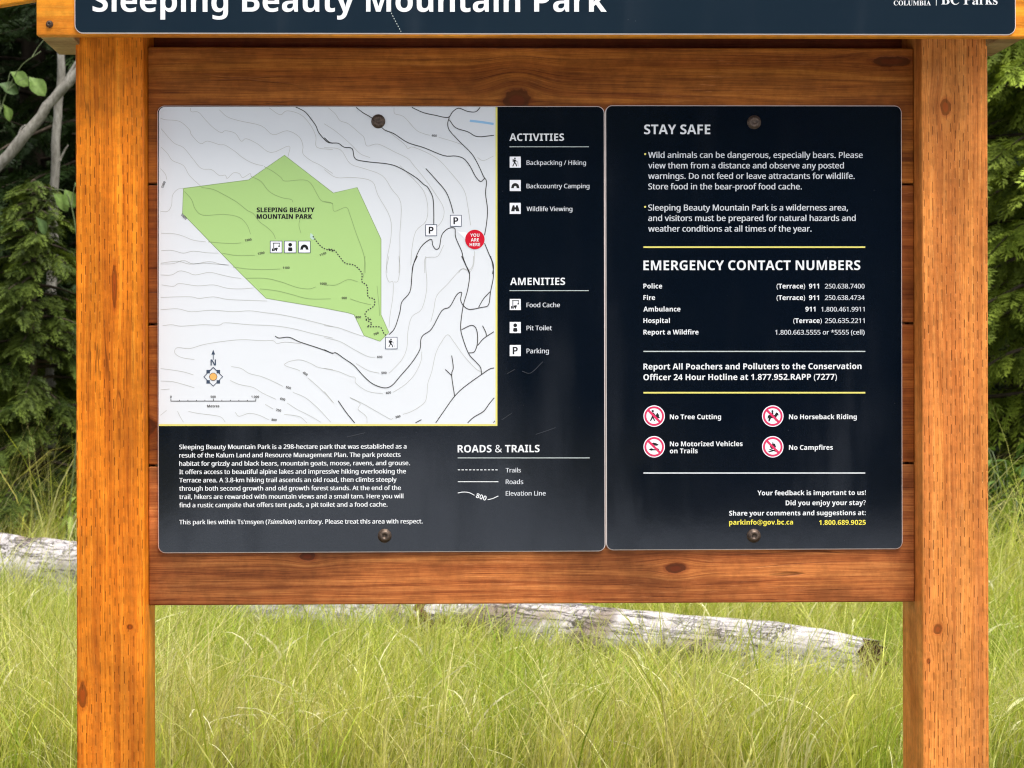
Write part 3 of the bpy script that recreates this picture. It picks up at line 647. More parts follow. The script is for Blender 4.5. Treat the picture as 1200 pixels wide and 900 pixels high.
for i, (a, bld, num) in enumerate((('Report a Wildfire', '', '1.800.663.5555 or *5555 (cell)'), ('Police', '(Terrace)  911', '250.638.7400'), ('Fire', '(Terrace)  911', '250.638.4734'), ('Ambulance', '911', '1.800.461.9911'), ('Hospital', '(Terrace)', '250.635.2211'))):
    row = 392.0 if i == 0 else 338.0 + (i - 1) * 13.5
    sp.text('contact_text', a, 754, row, width=64.6 if sb is None else None, size=sb, style='b'); sb = LAST[0]
    sp.text('contact_number', num, 1013, row, align='R', width=104.3 if i == 0 else (50.5 if i == 3 else 46.3), double=0.018, mat=I_soft)
    if bld: sp.text('contact_number', bld, {1: 959.8, 2: 959.8, 3: 955.6, 4: 963}[i], row, align='R', size=sb, style='b')
sp.lines('rule', [[(754, 411.8), (1014, 411.8)]], 1.3, 6, I_line)
sp.text('hotline_text', 'Report All Poachers and Polluters to the Conservation', 754, 433.0, width=256, style='b')
sp.text('hotline_text', 'Officer 24 Hour Hotline at 1.877.952.RAPP (7277)', 754, 445.5, width=227, style='b')
sp.lines('rule', [[(754, 460.2), (1014, 460.2)]], 1.9, 6, I_yel)
BAN = {
 'tree': [circle(.42, .22, .07, 8), [(.36, .30), (.47, .30), (.60, .46), (.56, .50), (.47, .44), (.47, .56), (.56, .76), (.50, .78), (.42, .62), (.32, .78), (.26, .76), (.36, .54)], [(.68, .30), (.80, .48), (.75, .48), (.84, .62), (.71, .62), (.71, .70), (.66, .70), (.66, .62), (.54, .62), (.62, .48), (.57, .48)]],
 'vehicle': [[(.30, .30), (.48, .26), (.62, .30), (.76, .38), (.66, .44), (.46, .42), (.32, .38)], [(.20, .64), (.34, .58), (.50, .64), (.70, .58), (.80, .64), (.72, .70), (.28, .70)], circle(.34, .66, .06, 8), circle(.68, .66, .06, 8)],
 'horse': [circle(.48, .22, .06, 8), [(.43, .28), (.53, .28), (.54, .46), (.43, .46)], [(.22, .48), (.34, .42), (.60, .44), (.70, .28), (.80, .34), (.84, .46), (.76, .46), (.70, .56), (.74, .78), (.66, .78), (.60, .62), (.40, .62), (.32, .80), (.25, .80), (.27, .60), (.20, .66)]],
 'fire': [[(.50, .20), (.56, .34), (.64, .30), (.64, .42), (.70, .44), (.62, .62), (.42, .62), (.32, .46), (.40, .46), (.38, .36), (.46, .38)], [(.28, .66), (.34, .62), (.76, .74), (.72, .80)], [(.24, .76), (.70, .64), (.74, .68), (.30, .82)]],
}
def ban(kind, cx, cy, r=12.6):
    dk_ = sp.poly('ban_disc', circle(cx, cy, r, 32), 6, I_pale)
    sy = sp.polys('ban_symbol', [[(cx + (a - .5) * 2 * r * .82, cy + (b - .5) * 2 * r * .82) for a, b in p] for p in BAN[kind]], 7, I_black)
    o = circle(cx, cy, r * 0.91, 32); i_ = circle(cx, cy, r * 0.73, 32)
    k = r * 0.74 / math.sqrt(2); e = r * 0.075
    sy.parent = dk_
    rg_ = sp.polys('ban_ring', [[o[j], o[(j + 1) % 32], i_[(j + 1) % 32], i_[j]] for j in range(32)] + [[(cx - k - e, cy - k + e), (cx - k + e, cy - k - e), (cx + k + e, cy + k - e), (cx + k - e, cy + k + e)]], 8, I_pink); rg_.parent = dk_
ban('tree', 766.6, 487.6); ban('vehicle', 766.6, 523.6); ban('horse', 905.6, 487.6); ban('fire', 905.6, 523.6)
for t_, a, b, w_ in (('No Tree Cutting', 785, 491.3, 60), ('No Horseback Riding', 924.6, 491.3, 79.4), ('No Motorized Vehicles', 785, 523.0, 85.2), ('on Trails', 785, 531.2, 32.6), ('No Campfires', 924.6, 527.2, 51.4)): sp.text('ban_text', t_, a, b, width=w_, style='b')
sp.lines('rule', [[(754, 554.3), (1014, 554.3)]], 1.3, 6, I_white)
for t_, b, w_ in (('Your feedback is important to us!', 580.0, 126.6), ('Did you enjoy your stay?', 591.8, 93.6), ('Share your comments and suggestions at:', 603.6, 159.6)): sp.text('feedback_text', t_, 1014.5, b, width=w_, align='R', style='b')
sp.text('feedback_text', 'parkinfo@gov.bc.ca', 854.5, 614.9, width=74.8, style='b', mat=I_yel2); sp.text('feedback_text', '1.800.689.9025', 1014.5, 614.9, width=54.6, align='R', style='b', mat=I_yel2)
bolt(sp, 883.6, 143.3); bolt(sp, 883.2, 627.8)

# ---- header name panel
YN = YH - 0.004
hp = Panel('name_panel', 'long dark blue name panel lettered with the park name on the header', P(87.2, 20, YN).x, P(1190.5, 20, YN).x, P(600, 40.0, YN).z, P(600, 40.0, YN).z + 0.205, YN, 0.017, M_navyH, thick=0.004)
def words(pn, name, string, px, base, width, style):
    def wid(t): v = text_mesh(t, style)[1]; return v[:, 0].max() - v[:, 0].min()
    full = wid(string); done = ''
    for w_ in string.split(' '):
        pre = wid(done + w_) - wid(w_); done += w_ + ' '
        pn.text(name, w_, px + pre / full * width, base, width=wid(w_) / full * width, style=style)
words(hp, 'name_word', 'Sleeping Beauty Mountain Park', 108.5, 13.6, 602.5, 'b')
hp.text('logo_text', 'COLUMBIA', 1047.3, 6.2, width=43.5, style='s'); hp.text('logo_text', 'BC Parks', 1103, 5.2, width=66, style='s')
hp.lines('logo_rule', [[(1097.2, 6.5), (1097.2, -22)]], 0.7, 6, I_white)
hp.lines('scuff', [[(457, 12), (463, 24), (470, 37)]], 0.9, 6, I_line, dash=(1.6, 1.8))
# screw in the bare end of the header plank
class _W: pass
hw = _W(); hw.root = kiosk
hw.q = lambda px, py, l: (lambda p: Vector((p.x - KX, YH, p.z)))(P(px, py, YH))
bolt(hw, 58.2, 28.4, 0.0072)

# ------------------------------------------------------------------ vegetation materials
def leaf_material(name, rough=0.55, trans=0.3, gain=1.0):
    n = N(name, rough, 0.12)
    a = n.new('ShaderNodeVertexColor', layer_name='Col'); c = a.outputs[0]
    o = n.obj(); v = n.noise(o, 25, 3, 0.6); k = n.smooth(v, 0.3, 0.7, 0.8 * gain, 1.2 * gain)
    c = n.mix(1.0, c, n.comb(k, k, k), 'MULTIPLY'); n.color(c)
    tr = n.new('ShaderNodeBsdfTranslucent'); n.put(tr.inputs['Color'], n.mix(1.0, c, (1.25, 1.2, 0.6), 'MULTIPLY'))
    mx = n.new('ShaderNodeMixShader'); mx.inputs[0].default_value = trans
    n.t.links.new(n.p.outputs[0], mx.inputs[1]); n.t.links.new(tr.outputs[0], mx.inputs[2])
    n.t.links.new(mx.outputs[0], n.t.nodes['Material Output'].inputs[0])
    return n.m
M_grass = leaf_material('grass_blade', 0.5, 0.42); M_needle = leaf_material('conifer_needle', 0.5, 0.2); M_leaf = leaf_material('broad_leaf', 0.42, 0.3)
def bark_material(name, dark, light, sc=(14, 14, 3), seed=0.0):
    n = N(name, 0.9, 0.2); o = n.obj(); v = n.noise(n.map(o, sc, (seed, 0, 0)), 1.0, 6, 0.65, 0.4); b = n.noise(o, 3.0, 3)
    n.color(n.mix(n.smooth(b, 0.35, 0.65, 0.0, 0.6), n.ramp(v, [(0.32, dark), (0.68, light)]), n.ramp(v, [(0.3, dark), (0.7, tuple(x * 0.7 for x in light))])))
    n.bump(v, 0.8, 0.02); return n.m
M_bark = bark_material('conifer_bark', (0.025, 0.018, 0.012), (0.10, 0.075, 0.055))
M_grey = bark_material('grey_bark', (0.16, 0.145, 0.12), (0.36, 0.34, 0.30), (30, 30, 9))

def tube(path, radii, seg=10, rng=None, rough=0.0, cap=True):
    path = np.asarray(path, float); V = []; Q = []
    t = np.gradient(path, axis=0); t /= np.linalg.norm(t, axis=1, keepdims=True)
    ref = np.array([0, 0, 1.0]) if abs(t[0, 2]) < 0.8 else np.array([0, 1.0, 0])
    for i, (p, d, r) in enumerate(zip(path, t, radii)):
        u = np.cross(d, ref); u /= np.linalg.norm(u); v = np.cross(d, u)
        for j in range(seg):
            a = 2 * math.pi * j / seg; rr = r * (1 + (rng.normal() * rough if rng is not None else 0))
            V.append(p + (u * math.cos(a) + v * math.sin(a)) * rr)
    for i in range(len(path) - 1):
        for j in range(seg): Q.append((i * seg + j, i * seg + (j + 1) % seg, (i + 1) * seg + (j + 1) % seg, (i + 1) * seg + j))
    if cap:
        for i0 in (0, (len(path) - 1) * seg):
            c = len(V); V.append(np.mean(V[i0:i0 + seg], axis=0))
            for j in range(0, seg, 2): Q.append((i0 + j, i0 + (j + 1) % seg, i0 + (j + 2) % seg, c))
    return np.array(V), np.array(Q)

# ------------------------------------------------------------------ conifers
def spray_template(rng, n=11):
    """a flat drooping fan of needled twigs, one metre long"""
    V = []; Q = []; T = []
    def diamond(b, d, side, L, w, t0, t1):
        i = len(V); m = b + d * L * 0.45; e = b + d * L; e = e + np.array([0, 0, -0.10 * L])
        V.extend([b, m + side * w, e, m - side * w]); T.extend([t0, t0 * .5 + t1 * .5, t1, t0 * .5 + t1 * .5]); Q.append((i, i + 1, i + 2, i + 3))
    for k in range(n):
        t = (k + 0.6) / n; c = np.array([t, 0.03 * math.sin(t * 5), -0.22 * t * t])
        for sgn in (-1, 1):
            a = RAD(rng.uniform(38, 62)) * sgn; L = (0.34 * (1 - t) ** 0.7 + 0.08) * rng.uniform(0.75, 1.2)
            d = np.array([math.cos(a), math.sin(a), rng.uniform(-0.45, 0.05)]); d /= np.linalg.norm(d)
            s = np.array([-math.sin(a), math.cos(a), rng.uniform(-0.3, 0.3)])
            diamond(c, d, s, L, 0.022, t * 0.6, min(1, t * 0.6 + 0.5))
            if L > 0.16:
                for f, g in ((0.35, 1), (0.35, -1), (0.65, 1), (0.65, -1)):
                    a2 = a + g * RAD(40); d2 = np.array([math.cos(a2), math.sin(a2), d[2]])
                    diamond(c + d * L * f, d2, np.array([-math.sin(a2), math.cos(a2), 0.2]), L * 0.36, 0.016, t * 0.6 + 0.2, min(1, t * 0.6 + 0.5))
    diamond(np.array([0.9, 0, -0.18]), np.array([0.95, 0, -0.3]), np.array([0, 1, 0]), 0.2, 0.02, 0.6, 1.0)
    return np.array(V), np.array(Q), np.array(T)
def crown(seed, H, R, low, nb, sprays, cdark, clight, slen=0.5, power=0.75, droop=0.35):
    rng = np.random.default_rng(seed); temps = [spray_template(rng) for _ in range(4)]
    VV = []; QQ = []; CC = []; off = 0; woodV = []; woodQ = []; woff = 0
    for b in range(nb):
        u = (b + rng.uniform(0, 1)) / nb; z0 = low + (H - low) * u ** 0.9; a = b * 2.39996 + rng.normal() * 0.3
        L = R * max(0.06, (1 - u)) ** power * rng.uniform(0.7, 1.15); rise = rng.uniform(-0.05, 0.25)
        ca, sa = math.cos(a), math.sin(a)
        def pt(s): return np.array([ca * L * s, sa * L * s, z0 + L * (rise * s - droop * s * s)])
        wp = np.array([pt(s) for s in np.linspace(0, 0.95, 5)]); wv, wq = tube(wp, np.linspace(0.012 + L * 0.008, 0.004, 5), 4, cap=False)
        woodV.append(wv); woodQ.append(wq + woff); woff += len(wv)
        br = rng.uniform(0.65, 1.25); ns = max(4, int(sprays * (0.35 + 0.65 * L / R)))
        for k in range(ns):
            s = 0.18 + 0.82 * ((k + rng.uniform(0, 1)) / ns); tv, tq, tt = temps[rng.integers(4)]
            side = 1 if k % 2 else -1; ang = a + side * RAD(rng.uniform(15, 75)) * (1 - 0.5 * s)
            ln = slen * rng.uniform(0.6, 1.2) * (1 - 0.35 * s) * min(1, 0.4 + L); pit = -RAD(rng.uniform(0, 45)); rol = rng.normal() * 0.45
            cr, sr = math.cos(rol), math.sin(rol); v = tv * ln
            v = np.stack([v[:, 0], v[:, 1] * cr - v[:, 2] * sr, v[:, 1] * sr + v[:, 2] * cr], 1)
            cp, spn = math.cos(pit), math.sin(pit); v = np.stack([v[:, 0] * cp - v[:, 2] * spn, v[:, 1], v[:, 0] * spn + v[:, 2] * cp], 1)
            cg, sg = math.cos(ang), math.sin(ang); v = np.stack([v[:, 0] * cg - v[:, 1] * sg, v[:, 0] * sg + v[:, 1] * cg, v[:, 2]], 1) + pt(s)
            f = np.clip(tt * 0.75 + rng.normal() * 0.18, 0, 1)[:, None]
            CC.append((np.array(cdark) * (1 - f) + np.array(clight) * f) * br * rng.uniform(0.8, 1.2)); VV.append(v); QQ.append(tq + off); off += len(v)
    return np.vstack(VV), np.vstack(QQ), np.vstack(CC), np.vstack(woodV), np.vstack(woodQ)
def trunk_mesh(seed, H, r):
    rng = np.random.default_rng(seed); z = np.linspace(-0.2, H, 16)
    path = np.stack([np.cumsum(rng.normal(size=16)) * 0.015, np.cumsum(rng.normal(size=16)) * 0.015, z], 1)
    rad = r * (1 - z / (H * 1.02)) ** 0.9 + 0.008 + r * 0.5 * np.exp(-np.maximum(z, 0) * 4)
    return tube(path, rad, 12, rng, 0.04)
def conifer_proto(seed, H, R, low, nb, sprays, cd_, cl_, slen=0.5, power=0.75, droop=0.35):
    v, q, c, wv, wq = crown(seed, H, R, low, nb, sprays, cd_, cl_, slen, power, droop)
    tv, tq = trunk_mesh(seed + 1, H, R * 0.07)
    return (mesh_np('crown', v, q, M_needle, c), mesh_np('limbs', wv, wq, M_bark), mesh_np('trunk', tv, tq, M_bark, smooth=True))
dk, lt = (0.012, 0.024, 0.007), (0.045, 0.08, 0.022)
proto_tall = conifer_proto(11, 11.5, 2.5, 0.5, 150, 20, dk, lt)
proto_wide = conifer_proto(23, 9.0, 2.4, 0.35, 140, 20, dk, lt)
proto_sunlit = conifer_proto(37, 8.5, 2.5, 0.6, 150, 30, (0.07, 0.11, 0.016), (0.42, 0.52, 0.075), slen=0.55)  # sunlit brightness of the boughs is put into these needle colours
proto_young = conifer_proto(41, 3.5, 1.25, 0.15, 110, 26, (0.02, 0.036, 0.008), (0.17, 0.23, 0.04), slen=0.34, power=0.6, droop=0.3)
def conifer(proto, x, y, rz, sc, label, group):
    t = empty('conifer_tree', (x, y, 0), rz); t.scale = (sc,) * 3; tag(t, label, 'tree', group)
    for nm, me in zip(('crown', 'limbs', 'trunk'), proto):
        o = link(nm, me, t)
        if nm == 'limbs': o['kind'] = 'stuff'; lb = o
        if nm == 'trunk': lb.parent = o
    return t
conifer(proto_young, -3.0, 9.25, 0.4, 0.90, 'young dark green conifer behind the thick end of the log, below bare grey stems', None)
conifer(proto_sunlit, 5.75, 9.9, 2.1, 1.0, 'conifer with hanging sprays coloured a sunlit bright green beside the right amber post', None)
GB = 'dark conifers of the wood behind the grass'
LB = 'tall dark conifer in the shaded wood behind the log and grass'
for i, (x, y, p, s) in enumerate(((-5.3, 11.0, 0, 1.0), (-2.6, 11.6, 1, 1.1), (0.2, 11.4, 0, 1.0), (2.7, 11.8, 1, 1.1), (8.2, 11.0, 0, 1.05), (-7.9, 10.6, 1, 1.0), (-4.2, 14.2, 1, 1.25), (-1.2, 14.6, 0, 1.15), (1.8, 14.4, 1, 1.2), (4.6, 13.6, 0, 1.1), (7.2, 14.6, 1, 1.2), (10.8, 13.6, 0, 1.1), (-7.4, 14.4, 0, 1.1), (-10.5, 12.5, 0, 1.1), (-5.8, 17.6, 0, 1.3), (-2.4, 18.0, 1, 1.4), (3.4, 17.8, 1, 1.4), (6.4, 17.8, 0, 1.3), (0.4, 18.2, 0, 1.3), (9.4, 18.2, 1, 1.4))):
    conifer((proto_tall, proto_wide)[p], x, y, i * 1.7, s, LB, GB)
GF = 'conifers across the gravel lot'
for i, (x, y, p, s) in enumerate(((4.9, -15.8, 0, 1.1), (8.0, -15.0, 1, 1.25), (11.2, -15.4, 0, 1.15), (14.8, -16.2, 1, 1.3), (5.0, -21.0, 1, 1.3), (9.0, -20.5, 0, 1.3), (-6.0, -16.4, 1, 1.15), (-9.4, -15.8, 0, 1.2), (-12.8, -16.4, 1, 1.2), (-6.2, -22.4, 0, 1.3), (-9.8, -21.5, 1, 1.4), (-1.8, -40, 0, 1.5), (1.4, -42, 1, 1.7), (4.6, -36, 0, 1.4), (-5.4, -38, 1, 1.5), (-17, -17.5, 0, 1.2), (18.4, -17, 0, 1.2))):
    conifer((proto_tall, proto_wide)[p], x, y, i * 2.3 + 0.5, s, 'dark conifer across the gravel lot, facing the printed panels', GF)

# ------------------------------------------------------------------ bare grey stems at the edge of the wood
M_moss = bark_material('mossy_bark', (0.02, 0.022, 0.01), (0.07, 0.075, 0.03), (30, 30, 9))
def stem_thing(name, label, pts, rads, stubs=(), Y=9.6, cat='tree', M_grey=M_grey):
    ps = [P(a, b, Y) for a, b in pts]; base = ps[0].copy(); t = empty(name, base); tag(t, label, cat)
    path = catmull(np.array([tuple(p - base) for p in ps]), 5); rr = np.interp(np.linspace(0, 1, len(path)), np.linspace(0, 1, len(rads)), rads)
    rng = np.random.default_rng(len(pts)); path[1:-1] += rng.normal(size=(len(path) - 2, 3)) * 0.006
    v, q = tube(path, rr, 10, rng, 0.05); link('trunk', mesh_np('trunk', v, q, M_grey, smooth=True), t)
    for s in stubs:
        sp_ = np.array([tuple(P(a, b, Y) - base) for a, b in s[:-1]]); v, q = tube(catmull(sp_, 4), np.linspace(s[-1], s[-1] * 0.35, (len(sp_) - 1) * 4 + 1), 6, rng, 0.06)
        link('branch', mesh_np('branch', v, q, M_grey, smooth=True), t)
    return t
stem_thing('bare_stem', 'pale grey bare trunk leaning across the gap beside the left amber post', [(-420, 668), (-200, 420), (-70, 262), (0, 194), (46, 136), (90, 84), (150, 10), (200, -60)], [0.062, 0.058, 0.052, 0.047, 0.043, 0.04, 0.034, 0.028], [[(20, 168), (24, 152), (30, 146), 0.012], [(62, 120), (90, 72), (118, 20), 0.022]])
stem_thing('bare_stem', 'straight grey bare trunk crossed by the leaning one beside the left amber post', [(58, 670), (60, 420), (63, 260), (66, 170), (71, 90), (74, 20), (76, -70)], [0.052, 0.046, 0.042, 0.038, 0.034, 0.03, 0.026], [[(70, 188), (76, 176), (80, 170), 0.012]], Y=9.9)

# ------------------------------------------------------------------ broad leaves
def leaf_shape(name, length, width, c0, c1, fold=0.25, curl=0.25, tip=1.4, k=7):
    V = []; C = []
    for i in range(k + 1):
        t = i / k; w_ = width * 0.5 * math.sin(math.pi * t ** (1 / tip)) ** 0.85 if 0 < t < 1 else 0.0008
        wob = 1 + 0.08 * math.sin(i * 2.4)
        for j, s in enumerate((-1, -0.5, 0, 0.5, 1)):
            V.append((length * t, s * w_ * wob, abs(s) * w_ * fold - curl * length * t * t + 0.004 * math.sin(7 * t + j)))
            f = 0.5 + 0.5 * math.cos(j * 1.6 + i); C.append(tuple(a * (1 - f) + b * f for a, b in zip(c0, c1)) if j != 2 else tuple(1.2 * b for b in c1))
    Q = []
    for i in range(k):
        for j in range(4): Q.append((i * 5 + j, i * 5 + j + 1, (i + 1) * 5 + j + 1, (i + 1) * 5 + j))
    return mesh_np(name, V, Q, M_leaf, np.array(C), smooth=True)
L_oval = leaf_shape('leaf', 0.15, 0.115, (0.10, 0.17, 0.035), (0.19, 0.28, 0.08), 0.15, 0.3, 0.8)
L_ovald = leaf_shape('leaf', 0.14, 0.10, (0.06, 0.10, 0.035), (0.10, 0.16, 0.06), 0.15, 0.25, 0.8)
L_lance = leaf_shape('leaf', 0.17, 0.055, (0.06, 0.12, 0.03), (0.12, 0.20, 0.05), 0.25, 0.35, 0.9)
L_bright = leaf_shape('leaf', 0.19, 0.05, (0.17, 0.26, 0.04), (0.30, 0.38, 0.08), 0.25, 0.6, 0.9)
M_stem = plain('green_stem', (0.09, 0.12, 0.04), 0.6)
def leafy(name, label, base, stems, leaves, cat='plant', group=None):
    """stems: lists of world points; leaves: (world point, mesh, yaw, pitch, roll, scale)"""
    t = empty(name, base); tag(t, label, cat, group)
    for s in stems:
        p = catmull(np.array([tuple(Vector(q) - Vector(base)) for q in s]), 4); v, q = tube(p, np.linspace(0.008, 0.003, len(p)), 6)
        link('stem', mesh_np('stem', v, q, M_stem, smooth=True), t)
    allp = np.vstack([catmull(np.array([tuple(Vector(q) - Vector(base)) for q in s]), 8) for s in stems])
    for (p, me, yaw, pitch, roll, sc) in leaves:
        pv = np.array(tuple(Vector(p) - Vector(base))); dd = np.linalg.norm(allp - pv, axis=1); k = int(dd.argmin())
        if 0.012 < dd[k] < 0.6:                                   # a stalk joins the leaf to the nearest stem
            a_ = allp[max(0, k - 3)]; v, q = tube(np.array([a_, (a_ + pv) / 2 + np.array([0, 0, 0.012]), pv]), [0.0035, 0.0028, 0.002], 5); link('leaf_stalk', mesh_np('leaf_stalk', v, q, M_stem, smooth=True), t)
        o = link('leaf', me, t, Vector(p) - Vector(base)); o.rotation_euler = (roll, pitch, yaw); o.scale = (sc,) * 3
    return t
rs = random.Random(5)
Yl = 9.15
def lp(px, py, Y=Yl): return P(px, py, Y)
b0 = G(-40, 690); b0 = Vector((lp(-40, 500).x, Yl, 0))
st1 = [b0, lp(-36, 420), lp(-28, 260), lp(-6, 150), lp(20, 84), lp(48, 60)]
lv = []
for a, b, me, yaw, pit, rol, sc in ((12, 84, L_oval, 0.2, 0.5, 1.1, 1.15), (34, 90, L_oval, -0.2, 0.75, 0.9, 1.25), (4, 122, L_oval, 0.4, 1.0, 0.9, 0.95), (-2, 98, L_ovald, 0.1, 0.3, 1.0, 1.2), (-14, 140, L_ovald, 2.7, 0.6, 0.8, 1.0), (-22, 200, L_oval, 2.9, 0.5, 0.8, 1.1), (-30, 280, L_ovald, 0.2, 0.6, 0.8, 1.0), (-38, 250, L_oval, 3.0, 0.5, 0.8, 1.0), (52, 46, L_ovald, 0.0, 0.3, 1.0, 1.0)):
    lv.append((lp(a, b), me, yaw, pit, rol, sc))
leafy('broadleaf_sapling', 'slim sapling with pale green oval leaves in front of the leaning grey trunk', b0, [st1], lv, 'sapling')
b1 = Vector((lp(92, 500).x, Yl - 0.6, 0)); Y2 = Yl - 0.6
lv = []
for a, b, me, yaw, pit, rol, sc in ((62, 226, L_oval, 0.2, 0.7, 0.9, 1.15), (76, 222, L_oval, -0.1, 1.0, 1.1, 1.0), (42, 254, L_ovald, 0.4, 0.9, 0.9, 1.1), (88, 214, L_oval, -0.3, 0.5, 1.0, 0.8), (100, 260, L_oval, 0.1, 0.8, 0.9, 1.0), (108, 330, L_ovald, 0.3, 0.8, 0.9, 1.0)):
    lv.append((P(a, b, Y2), me, yaw, pit, rol, sc))
leafy('broadleaf_sapling', 'sapling with one bright oval leaf peeping past the left amber post', b1, [[b1, P(96, 440, Y2), P(92, 300, Y2), P(80, 230, Y2), P(60, 222, Y2)]], lv, 'sapling')
def pinnate(base, n, leaf, hmin, hmax, spread, seed, label, group=None, pairs=4, lsc=1.0, name='leafy_shrub'):
    r = random.Random(seed); stems = []; leaves = []
    for i in range(n):
        a = r.uniform(0, 6.28); h = r.uniform(hmin, hmax); sp_ = spread * r.uniform(0.4, 1.1)
        tip = Vector((base[0] + math.cos(a) * sp_, base[1] + math.sin(a) * sp_, h * 0.92)); mid = Vector((base[0] + math.cos(a) * sp_ * 0.45, base[1] + math.sin(a) * sp_ * 0.45, h * 0.8))
        pts = [Vector(base), Vector(base) * 0.5 + mid * 0.5 + Vector((0, 0, h * 0.12)), mid + Vector((0, 0, h * 0.12)), tip]; stems.append(pts)
        path = catmull(np.array([tuple(p) for p in pts]), 6)
        for k in range(pairs):
            q = path[int(len(path) * (0.45 + 0.5 * k / pairs))]
            for sgn in (-1, 1): leaves.append((q, leaf, a + sgn * r.uniform(0.7, 1.3), r.uniform(-0.2, 0.6), sgn * r.uniform(-0.2, 0.5), lsc * r.uniform(0.7, 1.15)))
        leaves.append((path[-1], leaf, a, r.uniform(0.1, 0.6), 0.0, lsc))
    return leafy(name, label, tuple(base), stems, leaves, 'shrub', group)
def at(px, Y): p = P(px, 600, Y); return (p.x, Y, 0.0)
pinnate(at(1186, 8.2), 9, L_lance, 0.75, 1.15, 0.5, 3, 'dark leafed shrub under the bright conifer beside the right amber post')
pinnate(at(1196, 7.3), 9, L_bright, 0.45, 0.75, 0.5, 8, 'yellow green arching plant at the grass edge beside the right amber post', pairs=4, name='leafy_plant')
pinnate(at(1240, 7.9), 9, L_lance, 0.7, 1.2, 0.55, 14, 'green shrub with pointed leaflets to the outside of the yellow green plant')
pinnate(at(84, 8.75), 5, L_bright, 0.5, 0.78, 0.3, 21, 'small bright plant with curling leaves just behind the log at the left post', pairs=2, lsc=0.8, name='leafy_plant')
pinnate(at(-20, 9.0), 6, L_lance, 0.5, 0.9, 0.4, 27, 'low dark leafy shrub behind the thick end of the log')

# ------------------------------------------------------------------ the fallen log
def log_material():
    n = N('weathered_log', 0.85, 0.25)
    uv = n.new('ShaderNodeUVMap').outputs[0]; u, v_, _ = n.sep(uv); o = n.obj()
    wob = n.noise(o, 7, 3)
    lcv = n.comb(n.math('MULTIPLY', u, 1.6), n.math('ADD', n.math('MULTIPLY', v_, 26.0), wob), 0.3)
    lc = n.smooth(n.math('ABSOLUTE', n.math('SUBTRACT', n.noise(lcv, 1.0, 4, 0.6), 0.5)), 0.0, 0.028, 1.0, 0.0)
    tcv = n.comb(n.math('ADD', n.math('MULTIPLY', u, 13.0), n.math('MULTIPLY', wob, 1.5)), n.math('MULTIPLY', v_, 7.0), 2.0)
    tc = n.smooth(n.math('ABSOLUTE', n.math('SUBTRACT', n.noise(tcv, 1.0, 4, 0.65), 0.5)), 0.0, 0.025, 1.0, 0.0)
    tc = n.math('MULTIPLY', tc, n.smooth(n.noise(o, 4.0, 2), 0.42, 0.6))
    cr = n.math('MAXIMUM', lc, tc)
    g = n.noise(n.map(o, (3, 30, 30)), 1.0, 5, 0.65); b = n.noise(o, 2.2, 3)
    c = n.ramp(g, [(0.3, (0.34, 0.31, 0.30)), (0.6, (0.60, 0.55, 0.55)), (0.8, (0.74, 0.70, 0.70))])
    c = n.mix(n.smooth(b, 0.50, 0.64, 0.0, 0.75), c, (0.16, 0.10, 0.06))
    c = n.mix(n.math('MULTIPLY', cr, n.smooth(n.noise(o, 5, 2), 0.35, 0.6, 0.25, 0.9)), c, (0.07, 0.055, 0.045))
    n.color(c); n.bump(n.math('SUBTRACT', n.math('MULTIPLY', g, 0.5), cr), 0.9, 0.02); return n.m
def log_mesh(a, b, r0, r1, seed=4, nr=60, seg=28):
    rng = np.random.default_rng(seed); a = np.array(a); b = np.array(b); d = b - a; Ln = np.linalg.norm(d); d = d / Ln
    up = np.array([0, 0, 1.0]); s = np.cross(d, up); s /= np.linalg.norm(s); up2 = np.cross(s, d); V = []; UV = []
    ph = rng.uniform(0, 6.28, 8)
    for i in range(nr + 1):
        t = i / nr; r = r0 + (r1 - r0) * t; ax = a + d * Ln * t + up2 * 0.02 * math.sin(t * 9 + ph[0]) + s * 0.03 * math.sin(t * 6 + ph[1])
        for j in range(seg):
            an = 2 * math.pi * j / seg
            rr = r * (1 + 0.06 * math.sin(3 * an + t * 17 + ph[2]) + 0.05 * math.sin(5 * an - t * 29 + ph[3]) + 0.05 * math.sin(2 * an + t * 47 + ph[4]) + 0.03 * rng.normal())
            if t > 0.975: rr *= 1 - 0.15 * rng.uniform() * (t - 0.975) / 0.025
            V.append(ax + (s * math.cos(an) + up2 * math.sin(an)) * rr + d * (0.05 * rng.uniform(-1, 1) if i in (0, nr) else 0)); UV.append((t * Ln, j / seg))
    Q = [(i * seg + j, i * seg + (j + 1) % seg, (i + 1) * seg + (j + 1) % seg, (i + 1) * seg + j) for i in range(nr) for j in range(seg)]
    me = mesh_np('trunk', V, Q, M_log, smooth=True)
    lay = me.uv_layers.new(name='UVMap'); li = np.zeros(len(me.loops), dtype=np.int32); me.loops.foreach_get('vertex_index', li)
    uv = np.array(UV)[li]; jj = li % seg
    quad = np.arange(len(li)) // 4; wrap = (quad % seg) == seg - 1
    uv[wrap & (jj == 0), 1] = 1.0; lay.data.foreach_set('uv', uv.astype(np.float32).ravel())
    ends = []
    for i0, sg in ((0, -1), (nr * seg, 1)):
        ring = np.array(V[i0:i0 + seg]); c = ring.mean(0) - d * sg * 0.03; ends.append((ring, c))
    return me, ends
M_log = log_material()
M_rot = bark_material('rotten_wood', (0.02, 0.013, 0.009), (0.20, 0.10, 0.05), (20, 20, 20))
pr = G(1024, 815); pl_ = G(-6, 699)
rR, rL = 0.138, 0.215
dirv = (pl_ - pr).normalized()
endR = Vector((pr.x, pr.y, rR - 0.01)); endL = pl_ + dirv * 1.3; endL.z = rL - 0.01
fl = empty('fallen_log', (endR.x, endR.y, 0)); tag(fl, 'weathered whitish fallen log with cracked surface lying in the grass', 'log')
